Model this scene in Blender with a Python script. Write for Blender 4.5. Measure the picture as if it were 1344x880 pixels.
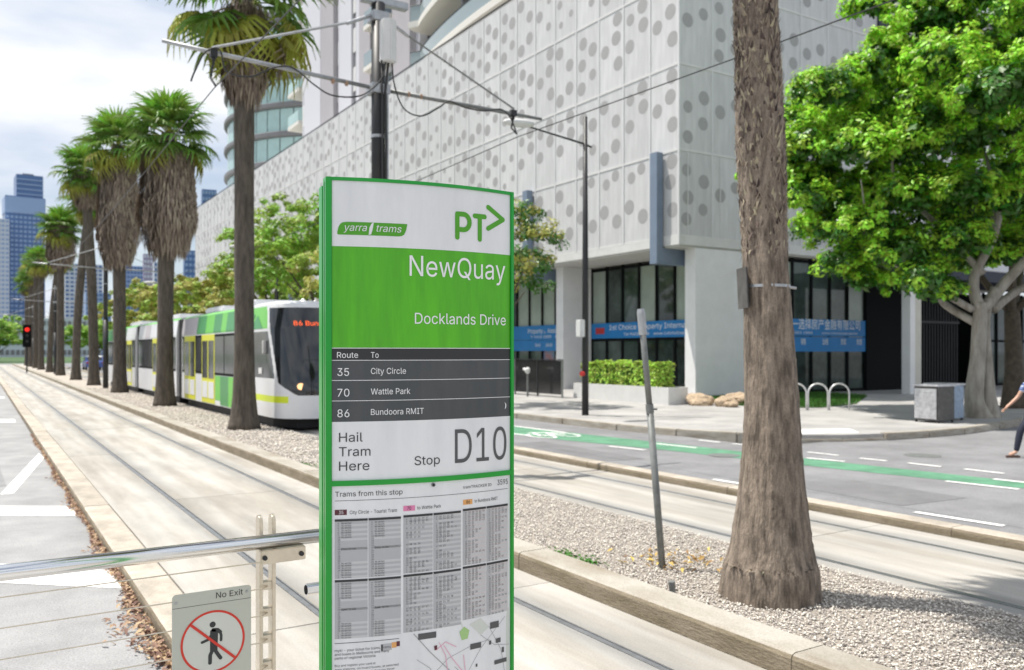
import bpy, bmesh, math, random
import numpy as np
from mathutils import Vector, Matrix, Euler
R = math.radians
PI = math.pi
for o in list(bpy.data.objects):
    bpy.data.objects.remove(o)
S = bpy.context.scene
COL = S.collection

# ------------------------------------------------------------------ camera, sky, sun, exposure
cam_d = bpy.data.cameras.new('camera')
cam = bpy.data.objects.new('camera', cam_d); COL.objects.link(cam)
cam_d.sensor_width = 36.0; cam_d.lens = 1118 / 1344 * 36.0
cam_d.shift_y = 22 / 1344
cam_d.clip_end = 5000; cam_d.clip_start = 0.05
cam.location = (0, 0, 1.97)
cam.rotation_euler = (R(90), 0, R(-32.0))
cam_d.dof.use_dof = True
cam_d.dof.focus_distance = 2.75
cam_d.dof.aperture_fstop = 4.2
S.camera = cam
SUN_AZ = math.atan2(-0.69, 0.72); SUN_EL = R(68)
w = bpy.data.worlds.new('World'); S.world = w; w.use_nodes = True
nt = w.node_tree; nt.nodes.clear()
def N(t, ty, **k):
    n = t.nodes.new(ty)
    for a, b in k.items(): setattr(n, a, b)
    return n
wo = N(nt, 'ShaderNodeOutputWorld'); bg = N(nt, 'ShaderNodeBackground'); bg.inputs[1].default_value = 0.088
sky = N(nt, 'ShaderNodeTexSky', sky_type='NISHITA', sun_disc=False)
sky.sun_elevation = SUN_EL; sky.sun_rotation = SUN_AZ % (2 * PI); sky.air_density = 1.0; sky.dust_density = 0.6; sky.ozone_density = 1.2
tc = N(nt, 'ShaderNodeTexCoord'); mp = N(nt, 'ShaderNodeMapping'); mp.inputs['Scale'].default_value = (1.0, 1.0, 3.6); mp.inputs['Location'].default_value = (0.35, 0.2, 0.28)
no = N(nt, 'ShaderNodeTexNoise'); no.inputs['Scale'].default_value = 2.1; no.inputs['Detail'].default_value = 7; no.inputs['Roughness'].default_value = 0.52; no.inputs['Distortion'].default_value = 0.35
cr = N(nt, 'ShaderNodeValToRGB'); cr.color_ramp.elements[0].position = 0.34; cr.color_ramp.elements[1].position = 0.56
cr.color_ramp.elements[0].color = (0.25, 0.25, 0.25, 1)
no2 = N(nt, 'ShaderNodeTexNoise'); no2.inputs['Scale'].default_value = 3.3; no2.inputs['Detail'].default_value = 5
cr2 = N(nt, 'ShaderNodeValToRGB'); cr2.color_ramp.elements[0].position = 0.36; cr2.color_ramp.elements[0].color = (6.0, 6.8, 8.2, 1)
cr2.color_ramp.elements[1].position = 0.58; cr2.color_ramp.elements[1].color = (9.4, 9.6, 9.9, 1)
mx = N(nt, 'ShaderNodeMixRGB')
L = nt.links.new
L(tc.outputs['Generated'], mp.inputs[0]); L(mp.outputs[0], no.inputs[0]); L(mp.outputs[0], no2.inputs[0])
L(no.outputs[0], cr.inputs[0]); L(no2.outputs[0], cr2.inputs[0])
L(cr.outputs[0], mx.inputs[0]); L(sky.outputs[0], mx.inputs[1]); L(cr2.outputs[0], mx.inputs[2])
L(mx.outputs[0], bg.inputs[0]); L(bg.outputs[0], wo.inputs[0])
sun_d = bpy.data.lights.new('sun', 'SUN'); sun = bpy.data.objects.new('sun', sun_d); COL.objects.link(sun)
sun_d.energy = 4.9; sun_d.angle = R(0.6); sun_d.color = (1.0, 0.95, 0.87)
sv = Vector((math.sin(SUN_AZ) * math.cos(SUN_EL), math.cos(SUN_AZ) * math.cos(SUN_EL), math.sin(SUN_EL)))
sun.rotation_euler = (sv).to_track_quat('Z', 'Y').to_euler(); sun.location = sv * 60
S.view_settings.view_transform = 'Standard'; S.view_settings.look = 'None'; S.view_settings.gamma = 1
S.view_settings.exposure = 0.33
S.render.engine = 'CYCLES'

# ------------------------------------------------------------------ materials
MATS = {}
def mat(name, col, rough=0.7, metal=0.0, var=0.0, scale=5.0, bump=0.0, bscale=30.0, col2=None, emit=0, spec=0.5,
        stretch=(1, 1, 1), island=0.0, trans=0.0, speck=0.0, orand=0.0, detail=6, bdist=0.02, fac=(0.35, 0.65)):
    m = bpy.data.materials.new(name); m.use_nodes = True
    t = m.node_tree; b = t.nodes['Principled BSDF']; out = t.nodes['Material Output']
    b.inputs['Base Color'].default_value = (*col, 1); b.inputs['Roughness'].default_value = rough
    b.inputs['Metallic'].default_value = metal; b.inputs['Specular IOR Level'].default_value = spec
    Lk = t.links.new
    tcn = N(t, 'ShaderNodeTexCoord'); mpn = N(t, 'ShaderNodeMapping'); mpn.inputs['Scale'].default_value = stretch
    Lk(tcn.outputs['Object'], mpn.inputs[0])
    src = None
    if var > 0 or col2:
        n1 = N(t, 'ShaderNodeTexNoise'); n1.inputs['Scale'].default_value = scale; n1.inputs['Detail'].default_value = detail
        n1.inputs['Roughness'].default_value = 0.65
        Lk(mpn.outputs[0], n1.inputs[0])
        c1 = N(t, 'ShaderNodeValToRGB')
        c1.color_ramp.elements[0].position = fac[0]; c1.color_ramp.elements[1].position = fac[1]
        a = col2 if col2 else tuple(c * (1 - var) for c in col)
        z = col if col2 else tuple(min(1, c * (1 + var)) for c in col)
        c1.color_ramp.elements[0].color = (*a, 1); c1.color_ramp.elements[1].color = (*z, 1)
        Lk(n1.outputs[0], c1.inputs[0]); src = c1.outputs[0]
    if island > 0:
        g = N(t, 'ShaderNodeNewGeometry'); hs = N(t, 'ShaderNodeHueSaturation')
        mr = N(t, 'ShaderNodeMapRange'); mr.inputs[3].default_value = 1 - island; mr.inputs[4].default_value = 1 + island
        Lk(g.outputs['Random Per Island'], mr.inputs[0]); Lk(mr.outputs[0], hs.inputs['Value'])
        mr2 = N(t, 'ShaderNodeMapRange'); mr2.inputs[3].default_value = 0.5 - island * 0.06; mr2.inputs[4].default_value = 0.5 + island * 0.05
        Lk(g.outputs['Random Per Island'], mr2.inputs[0]); Lk(mr2.outputs[0], hs.inputs['Hue'])
        if src: Lk(src, hs.inputs['Color'])
        else: hs.inputs['Color'].default_value = (*col, 1)
        src = hs.outputs[0]
    if speck > 0:
        n3 = N(t, 'ShaderNodeTexNoise'); n3.inputs['Scale'].default_value = 70; n3.inputs['Detail'].default_value = 3; n3.inputs['Roughness'].default_value = .8; Lk(tcn.outputs['Object'], n3.inputs[0])
        m3 = N(t, 'ShaderNodeMapRange'); m3.inputs[1].default_value = .3; m3.inputs[2].default_value = .7; m3.inputs[3].default_value = 1 - speck; m3.inputs[4].default_value = 1 + speck; Lk(n3.outputs[0], m3.inputs[0])
        h3 = N(t, 'ShaderNodeHueSaturation'); Lk(m3.outputs[0], h3.inputs['Value'])
        if src: Lk(src, h3.inputs['Color'])
        else: h3.inputs['Color'].default_value = (*col, 1)
        src = h3.outputs[0]
    if orand > 0:
        oi = N(t, 'ShaderNodeObjectInfo'); m4 = N(t, 'ShaderNodeMapRange'); m4.inputs[3].default_value = 1 - orand; m4.inputs[4].default_value = 1 + orand; Lk(oi.outputs['Random'], m4.inputs[0])
        h4 = N(t, 'ShaderNodeHueSaturation'); Lk(m4.outputs[0], h4.inputs['Value'])
        if src: Lk(src, h4.inputs['Color'])
        else: h4.inputs['Color'].default_value = (*col, 1)
        src = h4.outputs[0]
    if src: Lk(src, b.inputs['Base Color'])
    if bump > 0:
        n2 = N(t, 'ShaderNodeTexNoise'); n2.inputs['Scale'].default_value = bscale; n2.inputs['Detail'].default_value = 5
        Lk(mpn.outputs[0], n2.inputs[0])
        bp = N(t, 'ShaderNodeBump'); bp.inputs['Strength'].default_value = bump; bp.inputs['Distance'].default_value = bdist
        Lk(n2.outputs[0], bp.inputs['Height']); Lk(bp.outputs[0], b.inputs['Normal'])
    if trans > 0:
        tl = N(t, 'ShaderNodeBsdfTranslucent'); ms = N(t, 'ShaderNodeMixShader'); ms.inputs[0].default_value = trans
        if src: Lk(src, tl.inputs[0])
        else: tl.inputs[0].default_value = (*col, 1)
        Lk(b.outputs[0], ms.inputs[1]); Lk(tl.outputs[0], ms.inputs[2]); Lk(ms.outputs[0], out.inputs[0])
    if emit > 0:
        b.inputs['Emission Color'].default_value = (*col, 1); b.inputs['Emission Strength'].default_value = emit
    MATS[name] = m
    return m
M = MATS
mat('asphalt_old', (.29, .29, .292), .9, var=.16, speck=.35, scale=1.3, bump=.35, bscale=140, bdist=.006)
mat('asphalt', (.205, .205, .212), .88, var=.18, speck=.35, scale=.8, bump=.4, bscale=150, bdist=.006)
mat('asphalt_patch', (.165, .165, .17), .9, var=.12, speck=.35, scale=2, bump=.4, bscale=150, bdist=.006)
mat('asphalt_patch_old', (.235, .235, .24), .9, var=.12, speck=.35, scale=2, bump=.4, bscale=150, bdist=.006)
mat('footpath_paving', (.35, .342, .332), .88, var=.2, speck=.25, scale=.7, bump=.25, bscale=90, bdist=.006)
mat('concrete', (.41, .392, .36), .82, var=.18, speck=.14, orand=.05, scale=1.1, bump=.25, bscale=60, bdist=.006, stretch=(1.6, .35, 1))
def rail_bands(m, xs):
    # oil and wheel film lying along each rail (follows the rails, not the light)
    t = m.node_tree; b = t.nodes['Principled BSDF']; Lk = t.links.new
    src = b.inputs['Base Color'].links[0].from_socket
    tcn = N(t, 'ShaderNodeTexCoord'); sp = N(t, 'ShaderNodeSeparateXYZ'); Lk(tcn.outputs['Object'], sp.inputs[0])
    g_ = N(t, 'ShaderNodeNewGeometry'); sg_ = N(t, 'ShaderNodeSeparateXYZ'); Lk(g_.outputs['Position'], sg_.inputs[0])
    nz = N(t, 'ShaderNodeTexNoise'); nz.inputs['Scale'].default_value = 1.0; nz.inputs['Detail'].default_value = 6
    mp_ = N(t, 'ShaderNodeMapping'); mp_.inputs['Scale'].default_value = (3.5, .22, 1); Lk(g_.outputs['Position'], mp_.inputs[0]); Lk(mp_.outputs[0], nz.inputs[0])
    tot = None
    for x in xs:
        s1 = N(t, 'ShaderNodeMath', operation='SUBTRACT'); s1.inputs[1].default_value = x; Lk(sp.outputs[0], s1.inputs[0])
        ab = N(t, 'ShaderNodeMath', operation='ABSOLUTE'); Lk(s1.outputs[0], ab.inputs[0])
        mr = N(t, 'ShaderNodeMapRange', interpolation_type='SMOOTHSTEP'); mr.inputs[1].default_value = .05; mr.inputs[2].default_value = .33; mr.inputs[3].default_value = 1; mr.inputs[4].default_value = 0; Lk(ab.outputs[0], mr.inputs[0])
        if tot is None: tot = mr.outputs[0]
        else:
            ad = N(t, 'ShaderNodeMath', operation='MAXIMUM'); Lk(tot, ad.inputs[0]); Lk(mr.outputs[0], ad.inputs[1]); tot = ad.outputs[0]
    mu = N(t, 'ShaderNodeMath', operation='MULTIPLY'); Lk(tot, mu.inputs[0])
    mr = N(t, 'ShaderNodeMapRange'); mr.inputs[1].default_value = .3; mr.inputs[2].default_value = .7; mr.inputs[3].default_value = .25; mr.inputs[4].default_value = 1.0; Lk(nz.outputs[0], mr.inputs[0]); Lk(mr.outputs[0], mu.inputs[1])
    mx_ = N(t, 'ShaderNodeMixRGB', blend_type='MULTIPLY'); mx_.inputs[2].default_value = (.60, .62, .65, 1); Lk(mu.outputs[0], mx_.inputs[0]); Lk(src, mx_.inputs[1]); 
    st = N(t, 'ShaderNodeValToRGB'); st.color_ramp.elements[0].position = .38; st.color_ramp.elements[0].color = (.80, .775, .74, 1); st.color_ramp.elements[1].position = .6; Lk(nz.outputs[0], st.inputs[0])
    m2 = N(t, 'ShaderNodeMixRGB', blend_type='MULTIPLY'); m2.inputs[0].default_value = 1; Lk(mx_.outputs[0], m2.inputs[1]); Lk(st.outputs[0], m2.inputs[2])
    Lk(m2.outputs[0], b.inputs['Base Color'])
rail_bands(MATS['concrete'], [2.17, 3.61, 6.80, 8.235])
mat('concrete_rail', (.46, .44, .405), .8, var=.16, scale=1.6, bump=.25, bscale=60, bdist=.006, stretch=(2.5, .18, 1))
mat('concrete_beige', (.41, .365, .305), .85, var=.24, speck=.2, orand=.08, scale=2.2, bump=.3, bscale=60, bdist=.006)
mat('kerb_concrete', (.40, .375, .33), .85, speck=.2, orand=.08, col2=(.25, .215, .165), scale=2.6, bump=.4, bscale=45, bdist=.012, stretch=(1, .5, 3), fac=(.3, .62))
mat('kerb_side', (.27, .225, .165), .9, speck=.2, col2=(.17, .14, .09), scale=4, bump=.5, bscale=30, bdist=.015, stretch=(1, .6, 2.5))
mat('rail_steel', (.40, .41, .43), .4, metal=.9, var=.15, scale=6)
mat('groove', (.13, .12, .105), .9)
mat('gravel', (.56, .51, .45), .95, col2=(.38, .33, .28), scale=70, bump=1.0, bscale=90, bdist=.03)
mat('gravel_stone', (.60, .555, .50), .85, island=.45)
mat('soil', (.23, .19, .15), .95, col2=(.36, .31, .26), scale=25, bump=.8, bscale=60, bdist=.02)
mat('paint', (.80, .80, .78), .7, col2=(.42, .42, .42), scale=16, detail=9, fac=(.33, .47), speck=.12, bump=.2, bscale=120, bdist=.003)
mat('green_paint', (.095, .245, .15), .8, var=.22, speck=.2, scale=2.0, bump=.3, bscale=140, bdist=.005)
mat('ground', (.16, .16, .155), .95, var=.15, scale=.05)
mat('dry_leaf', (.36, .235, .16), .75, island=.6, trans=.15)
mat('screen', (.58, .58, .582), .5, orand=.06, var=.09, scale=1.6, stretch=(2.5, 1, .35), bump=.12, bscale=160, bdist=.01)
mat('screen_rib', (.65, .65, .655), .5, var=.04, scale=3)
mat('screen_dot', (.36, .355, .355), .6, var=.16, scale=45, detail=1)
mat('screen_band', (.66, .655, .645), .5, var=.05, scale=2)
mat('white_wall', (.80, .80, .81), .7, var=.04, scale=1.3)
mat('cream_wall', (.60, .58, .52), .7, var=.06, scale=2)
mat('soffit', (.55, .54, .52), .7, var=.05, scale=1)
mat('slate_blue', (.18, .23, .31), .45, var=.06, scale=2)
mat('navy', (.020, .025, .045), .6, var=.1, scale=2)
mat('frame_black', (.007, .008, .009), .7, spec=.1)
mat('window_glass', (.05, .07, .062), .05, var=.6, scale=.5, spec=.5)
mat('window_blind', (.32, .38, .33), .25, var=.12, scale=.7, spec=.7)
mat('window_poster', (.10, .17, .27), .2, col2=(.30, .09, .07), scale=1.6, detail=1, spec=.6)
mat('banner_blue', (.008, .19, .50), .5, var=.06, scale=2)
mat('banner_red', (.45, .03, .03), .5)
mat('print_white', (.82, .82, .82), .6)
mat('fence_glass', (.02, .02, .022), .12, spec=.6)
mat('dark_metal', (.016, .017, .019), .5, var=.2, scale=6)
mat('galvanised', (.42, .43, .44), .45, metal=.75, var=.15, scale=10)
mat('hoop_steel', (.78, .78, .78), .35, metal=.4)
mat('post_grey', (.20, .21, .205), .5, metal=.3, var=.18, scale=12)
mat('stainless', (.80, .80, .80), .16, metal=1.0, bump=.06, bscale=60, bdist=.001, stretch=(.2, 6, 6))
mat('stainless_brushed', (.66, .59, .48), .36, metal=1.0, var=.06, scale=30)
mat('sign_green', (.006, .31, .03), .28, var=.05, scale=4, spec=.5)
mat('sign_green_panel', (.095, .47, .006), .35, var=.10, scale=3.0, stretch=(6, 1, .7), spec=.5, col2=(.062, .345, .006))
mat('sign_white', (.78, .78, .785), .4, col2=(.69, .695, .705), scale=2.5, stretch=(4, 1, .8), spec=.5, bump=.05, bscale=300, bdist=.001)
mat('sign_logo_green', (.07, .33, .01), .4)
mat('sign_black', (.022, .022, .024), .35)
mat('sign_grey', (.075, .077, .08), .3, col2=(.055, .062, .066), scale=3, stretch=(5, 1, 1))
mat('sign_ink', (.03, .03, .032), .5)
mat('ink_grey', (.085, .085, .088), .5)
mat('tt_shade', (.43, .43, .44), .45)
mat('tt_shade_light', (.53, .53, .535), .45)
mat('tt_dark', (.35, .35, .36), .45)
mat('tt_pinkish', (.56, .52, .52), .45)
mat('tag_brown', (.10, .02, .03), .5)
mat('tag_pink', (.72, .22, .40), .5)
mat('tag_orange', (.72, .36, .12), .5)
mat('map_green', (.36, .55, .22), .5)
mat('map_pale', (.60, .62, .57), .5)
mat('map_pink', (.75, .42, .52), .5)
mat('map_grey', (.38, .38, .38), .5)
mat('plate_grey', (.50, .505, .44), .42, var=.04, scale=2, spec=.5)
mat('plate_light', (.61, .61, .56), .42)
mat('sign_red', (.62, .035, .02), .4)
mat('tram_white', (.72, .73, .75), .25, var=.03, scale=1, spec=.5)
mat('tram_green', (.14, .52, .06), .3)
mat('tram_green_dark', (.04, .26, .07), .3)
mat('tram_grey', (.22, .23, .24), .4)
mat('tram_lime', (.62, .74, .02), .4)
mat('tram_yellow', (.62, .62, .03), .4)
mat('tram_glass', (.012, .015, .018), .07, var=.5, scale=.9, spec=.8)  # tone noise stands in for reflections on the windscreen
mat('tram_glass_side', (.05, .055, .06), .12, var=.6, scale=.8, spec=.7)
mat('rubber', (.012, .012, .013), .7)
mat('led_orange', (1.0, .13, .03), .5, emit=1.0)
mat('lamp_warm', (1.0, .55, .25), .4, emit=1.2)
mat('signal_red', (.9, .02, .01), .4, emit=.8)
mat('bark_palm', (.135, .115, .092), .95, col2=(.06, .05, .04), scale=7, bump=.9, bscale=22, bdist=.03, stretch=(1.6, 1.6, .35))
mat('bark_palm_near', (.29, .235, .185), .95, speck=.25, col2=(.095, .075, .058), scale=9, bump=.9, bscale=26, bdist=.02, stretch=(2.2, 2.2, .45), fac=(.36, .62))
mat('bark_chip', (.22, .175, .135), .9, island=.85)
mat('dead_frond', (.28, .225, .175), .9, island=.45, trans=.1)
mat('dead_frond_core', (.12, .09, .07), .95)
mat('frond_green', (.15, .29, .045), .42, island=.4, trans=.28)
mat('frond_bright', (.20, .42, .045), .42, island=.35, trans=.3)
mat('frond_olive', (.36, .39, .06), .5, island=.4, trans=.25)
mat('leaf_ficus', (.40, .68, .06), .45, island=.5, trans=.45)
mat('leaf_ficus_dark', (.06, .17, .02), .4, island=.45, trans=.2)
mat('leaf_olive', (.31, .43, .06), .55, island=.5, trans=.3)
mat('leaf_green', (.26, .46, .05), .5, island=.5, trans=.3)
mat('leaf_yellow', (.44, .43, .10), .6, island=.45, trans=.3)
mat('leaf_far', (.34, .52, .09), .6, island=.4, trans=.3)
mat('leaf_hedge', (.42, .60, .09), .45, island=.55, trans=.3)
mat('bark_smooth', (.42, .39, .34), .85, col2=(.24, .215, .18), scale=3, bump=.5, bscale=14, bdist=.02, stretch=(2, 2, .5))
mat('bark_dark', (.10, .08, .06), .95, var=.3, scale=5, bump=.5, bscale=20)
mat('grass', (.06, .17, .02), .8, island=.5, trans=.2)
mat('lawn_soil', (.05, .10, .03), .95, var=.3, scale=10)
mat('rock', (.42, .32, .22), .85, var=.3, scale=4, bump=.5, bscale=14, bdist=.03)
mat('planter_white', (.66, .66, .65), .6, var=.05, scale=3)
mat('bin_metal', (.62, .62, .64), .4, metal=.55, var=.2, scale=9)
mat('bin_side', (.11, .105, .10), .55, metal=.2, var=.25, scale=9)
mat('bin_blue', (.34, .42, .54), .4, metal=.4, var=.2, scale=9)
mat('tower_blue', (.07, .15, .33), .3, var=.12, scale=.06, spec=.6)  # lightened colour stands in for distance haze
mat('tower_blue_pale', (.27, .38, .58), .4)
mat('tower_glass_teal', (.42, .60, .58), .2, var=.12, scale=.3, spec=.6)
mat('tower_grey', (.42, .40, .42), .6, var=.04, scale=.3)
mat('tower_pale', (.62, .62, .66), .5)
mat('tower_slab', (.20, .20, .21), .6)
mat('skyline_pale', (.55, .60, .66), .6)
mat('skyline_violet', (.30, .28, .38), .6)
mat('balcony_white', (.70, .68, .63), .6)
mat('balcony_glass', (.30, .36, .37), .1, spec=.7)
mat('car_paint', (.10, .16, .45), .25, metal=.3)
mat('car_white', (.72, .74, .76), .3)
mat('skin', (.55, .33, .23), .55)
mat('hair', (.03, .02, .015), .6)
mat('denim', (.018, .022, .04), .8, var=.15, scale=20)
mat('shirt', (.55, .62, .75), .8, col2=(.07, .12, .34), scale=5, stretch=(.4, .4, 9), detail=0, fac=(.48, .52))
mat('shoe', (.12, .07, .05), .6)
mat('wire', (.03, .03, .03), .5)
mat('insulator', (.34, .22, .15), .5)

# ------------------------------------------------------------------ mesh helpers
class MB:
    def __init__(s): s.v = []; s.f = []; s.m = []
    def add(s, vs, fs, mi=0):
        b = len(s.v); s.v.extend([tuple(p) for p in vs])
        for f in fs: s.f.append([i + b for i in f]); s.m.append(mi)
        return s
    def quad(s, a, b, c, d, mi=0): return s.add([a, b, c, d], [(0, 1, 2, 3)], mi)
    def box(s, x0, x1, y0, y1, z0, z1, mi=0):
        return s.add([(x0, y0, z0), (x1, y0, z0), (x1, y1, z0), (x0, y1, z0), (x0, y0, z1), (x1, y0, z1), (x1, y1, z1), (x0, y1, z1)],
                     [(0, 3, 2, 1), (4, 5, 6, 7), (0, 1, 5, 4), (1, 2, 6, 5), (2, 3, 7, 6), (3, 0, 4, 7)], mi)
    def prism(s, poly, z0, z1, mi=0):
        n = len(poly)
        a = sum(poly[i][0] * poly[(i + 1) % n][1] - poly[(i + 1) % n][0] * poly[i][1] for i in range(n))
        if a < 0: poly = poly[::-1]
        vs = [(x, y, z0) for x, y in poly] + [(x, y, z1) for x, y in poly]
        fs = [tuple(range(n - 1, -1, -1)), tuple(range(n, 2 * n))] + [(i, (i + 1) % n, (i + 1) % n + n, i + n) for i in range(n)]
        return s.add(vs, fs, mi)
    def extr(s, prof, axis, a0, a1, mi=0):
        # prof: list of 2D points in the plane perpendicular to axis ('x' -> (y,z), 'y' -> (x,z))
        n = len(prof)
        def P(p, a): return (a, p[0], p[1]) if axis == 'x' else (p[0], a, p[1])
        vs = [P(p, a0) for p in prof] + [P(p, a1) for p in prof]
        fs = [tuple(range(n)), tuple(range(2 * n - 1, n - 1, -1))] + [(i + n, (i + 1) % n + n, (i + 1) % n, i) for i in range(n)]
        return s.add(vs, fs, mi)
    def tube(s, pts, rad, n=8, mi=0, cap=True):
        pts = [Vector(p) for p in pts]
        if not hasattr(rad, '__len__'): rad = [rad] * len(pts)
        up = Vector((0, 0, 1)); rings = []; prev = None
        for i, p in enumerate(pts):
            d = (pts[min(i + 1, len(pts) - 1)] - pts[max(i - 1, 0)]).normalized()
            if prev is None:
                a = d.cross(up)
                if a.length < .05: a = d.cross(Vector((1, 0, 0)))
            else: a = prev - d * prev.dot(d)
            a.normalize(); prev = a; b = d.cross(a)
            rings.append([p + (a * math.cos(2 * PI * k / n) + b * math.sin(2 * PI * k / n)) * rad[i] for k in range(n)])
        vs = [q for r in rings for q in r]; fs = []
        for i in range(len(pts) - 1):
            for k in range(n):
                fs.append((i * n + k, i * n + (k + 1) % n, (i + 1) * n + (k + 1) % n, (i + 1) * n + k))
        if cap: fs.append(tuple(range(n - 1, -1, -1))); fs.append(tuple(range((len(pts) - 1) * n, len(pts) * n)))
        return s.add(vs, fs, mi)
    def lathe(s, prof, n=16, mi=0, cx=0, cy=0):
        vs = []; fs = []
        for r, z in prof:
            for k in range(n): vs.append((cx + r * math.cos(2 * PI * k / n), cy + r * math.sin(2 * PI * k / n), z))
        for i in range(len(prof) - 1):
            for k in range(n): fs.append((i * n + k, i * n + (k + 1) % n, (i + 1) * n + (k + 1) % n, (i + 1) * n + k))
        fs.append(tuple(range(n - 1, -1, -1))); fs.append(tuple(range((len(prof) - 1) * n, len(prof) * n)))
        return s.add(vs, fs, mi)
    def xform(s, mtx):
        s.v = [tuple(mtx @ Vector(p)) for p in s.v]; return s
    def mesh(s, name, mats, smooth=False):
        me = bpy.data.meshes.new(name); me.from_pydata(s.v, [], s.f)
        for m_ in (mats if isinstance(mats, (list, tuple)) else [mats]): me.materials.append(M[m_] if isinstance(m_, str) else m_)
        if len(me.polygons) == len(s.m): me.polygons.foreach_set('material_index', s.m)
        if smooth:
            me.polygons.foreach_set('use_smooth', [True] * len(me.polygons))
        me.update(); return me
    def build(s, name, mats, parent=None, smooth=False, bevel=0, loc=None, rot=None):
        me = s.mesh(name, mats, smooth)
        if bevel:
            bm = bmesh.new(); bm.from_mesh(me)
            es = [e for e in bm.edges if len(e.link_faces) == 2 and e.calc_face_angle(0) > R(35)]
            bmesh.ops.bevel(bm, geom=es, offset=bevel, segments=2, affect='EDGES', clamp_overlap=True)
            bm.to_mesh(me); bm.free()
        return link(name, me, parent, loc, rot)
def link(name, me, parent=None, loc=None, rot=None):
    o = bpy.data.objects.new(name, me); COL.objects.link(o)
    if parent: o.parent = parent
    if loc is not None: o.location = loc
    if rot is not None: o.rotation_euler = rot
    return o
def npmesh(name, V, F, mats, mi=None):
    """V (n,3), F (m,4) numpy"""
    me = bpy.data.meshes.new(name); V = np.asarray(V, dtype=np.float32); F = np.asarray(F, dtype=np.int32)
    k = F.shape[1]
    me.vertices.add(len(V)); me.vertices.foreach_set('co', V.ravel())
    me.loops.add(F.size); me.loops.foreach_set('vertex_index', F.ravel())
    me.polygons.add(len(F)); me.polygons.foreach_set('loop_start', np.arange(0, F.size, k, dtype=np.int32))
    me.polygons.foreach_set('loop_total', np.full(len(F), k, dtype=np.int32))
    for m_ in (mats if isinstance(mats, (list, tuple)) else [mats]): me.materials.append(M[m_])
    if mi is not None: me.polygons.foreach_set('material_index', np.asarray(mi, dtype=np.int32))
    me.update(calc_edges=True); me.validate(); return me
def tag(o, label=None, cat=None, group=None, kind=None):
    if label: o['label'] = label
    if cat: o['category'] = cat
    if group: o['group'] = group
    if kind: o['kind'] = kind
    return o
def thing(name, label, cat, loc=(0, 0, 0), rz=0, group=None):
    o = bpy.data.objects.new(name, None); COL.objects.link(o); o.location = loc; o.rotation_euler = (0, 0, rz); o.empty_display_size = .2
    return tag(o, label, cat, group)
def struct(name, mb, mats, parent=None, label=None, **k):
    o = mb.build(name, mats, parent, **k)
    if not parent: o['kind'] = 'structure'
    return o
def strip(poly_a, poly_b, z, mb=None, mi=0):
    mb = mb or MB()
    for i in range(len(poly_a) - 1):
        a, b = poly_a[i], poly_a[i + 1]; c, d = poly_b[i + 1], poly_b[i]
        mb.quad((*a, z), (*d, z), (*c, z), (*b, z), mi)
    return mb

# text -> flat mesh data (built-in font)
from mathutils.geometry import delaunay_2d_cdt as cdt
_cache = {}
FONT = None
try:
    import os
    fp_ = os.path.join(bpy.utils.system_resource('DATAFILES'), 'fonts', 'Inter.woff2')   # the sans-serif that ships inside Blender
    if os.path.exists(fp_): FONT = bpy.data.fonts.load(fp_)
except Exception: FONT = None
def text_data(s, bold=0.0, shear=0.0):
    key = (s, bold, shear)
    if key in _cache: return _cache[key]
    cu = bpy.data.curves.new('t', 'FONT'); cu.body = s; cu.size = 1; cu.resolution_u = 3; cu.offset = bold; cu.shear = shear
    if FONT and all(ord(ch) < 256 for ch in s): cu.font = FONT
    bold = max(0.0, bold); cu.offset = bold
    cu.fill_mode = 'NONE'
    ob = bpy.data.objects.new('t', cu); COL.objects.link(ob)
    dg = bpy.context.evaluated_depsgraph_get(); dg.update()
    me = bpy.data.meshes.new_from_object(ob.evaluated_get(dg))
    co = [v.co.xy.copy() for v in me.vertices]; nxt = {}
    for e in me.edges: nxt.setdefault(e.vertices[0], []).append(e.vertices[1]); nxt.setdefault(e.vertices[1], []).append(e.vertices[0])
    bpy.data.objects.remove(ob); bpy.data.curves.remove(cu); bpy.data.meshes.remove(me)
    seen = set(); loops = []
    for st_ in range(len(co)):
        if st_ in seen or st_ not in nxt: continue
        lp_ = [st_]; seen.add(st_); cur = st_ + 1 if (st_ + 1) in nxt[st_] else nxt[st_][0]
        while cur not in seen:
            lp_.append(cur); seen.add(cur); c2 = [q for q in nxt[cur] if q not in seen]
            if not c2: break
            cur = c2[0]
        if len(lp_) > 2: loops.append(lp_)
    vs = []; fs = []
    # glyph by glyph (loops that overlap in x), non-zero winding fill
    order = sorted(loops, key=lambda l: min(co[i].x for i in l)); groups_ = []
    for l in order:
        a, b = min(co[i].x for i in l), max(co[i].x for i in l)
        if groups_ and a < groups_[-1][1]: groups_[-1][0].append(l); groups_[-1][1] = max(groups_[-1][1], b)
        else: groups_.append([[l], b])
    for ls, _ in groups_:
        pts_ = []; faces_ = []; sg = []
        for l in ls:
            P_ = [co[i] for i in l]; ar = sum(P_[i].x * P_[(i + 1) % len(P_)].y - P_[(i + 1) % len(P_)].x * P_[i].y for i in range(len(P_)))
            sg.append(1 if ar > 0 else -1); b0 = len(pts_); idx = list(range(b0, b0 + len(P_)))
            if ar < 0: idx = idx[::-1]
            pts_ += P_; faces_.append(idx)
        ov, oe, of, _, _, fo = cdt(pts_, [], faces_, 1, 1e-6)
        b0 = len(vs); vs += [(v.x, v.y, 0) for v in ov]
        for f, orig in zip(of, fo):
            if sum(sg[k] for k in orig) != 0: fs.append(tuple(b0 + k for k in f))
    _cache[key] = (vs, fs); return vs, fs
CAP = None
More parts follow.
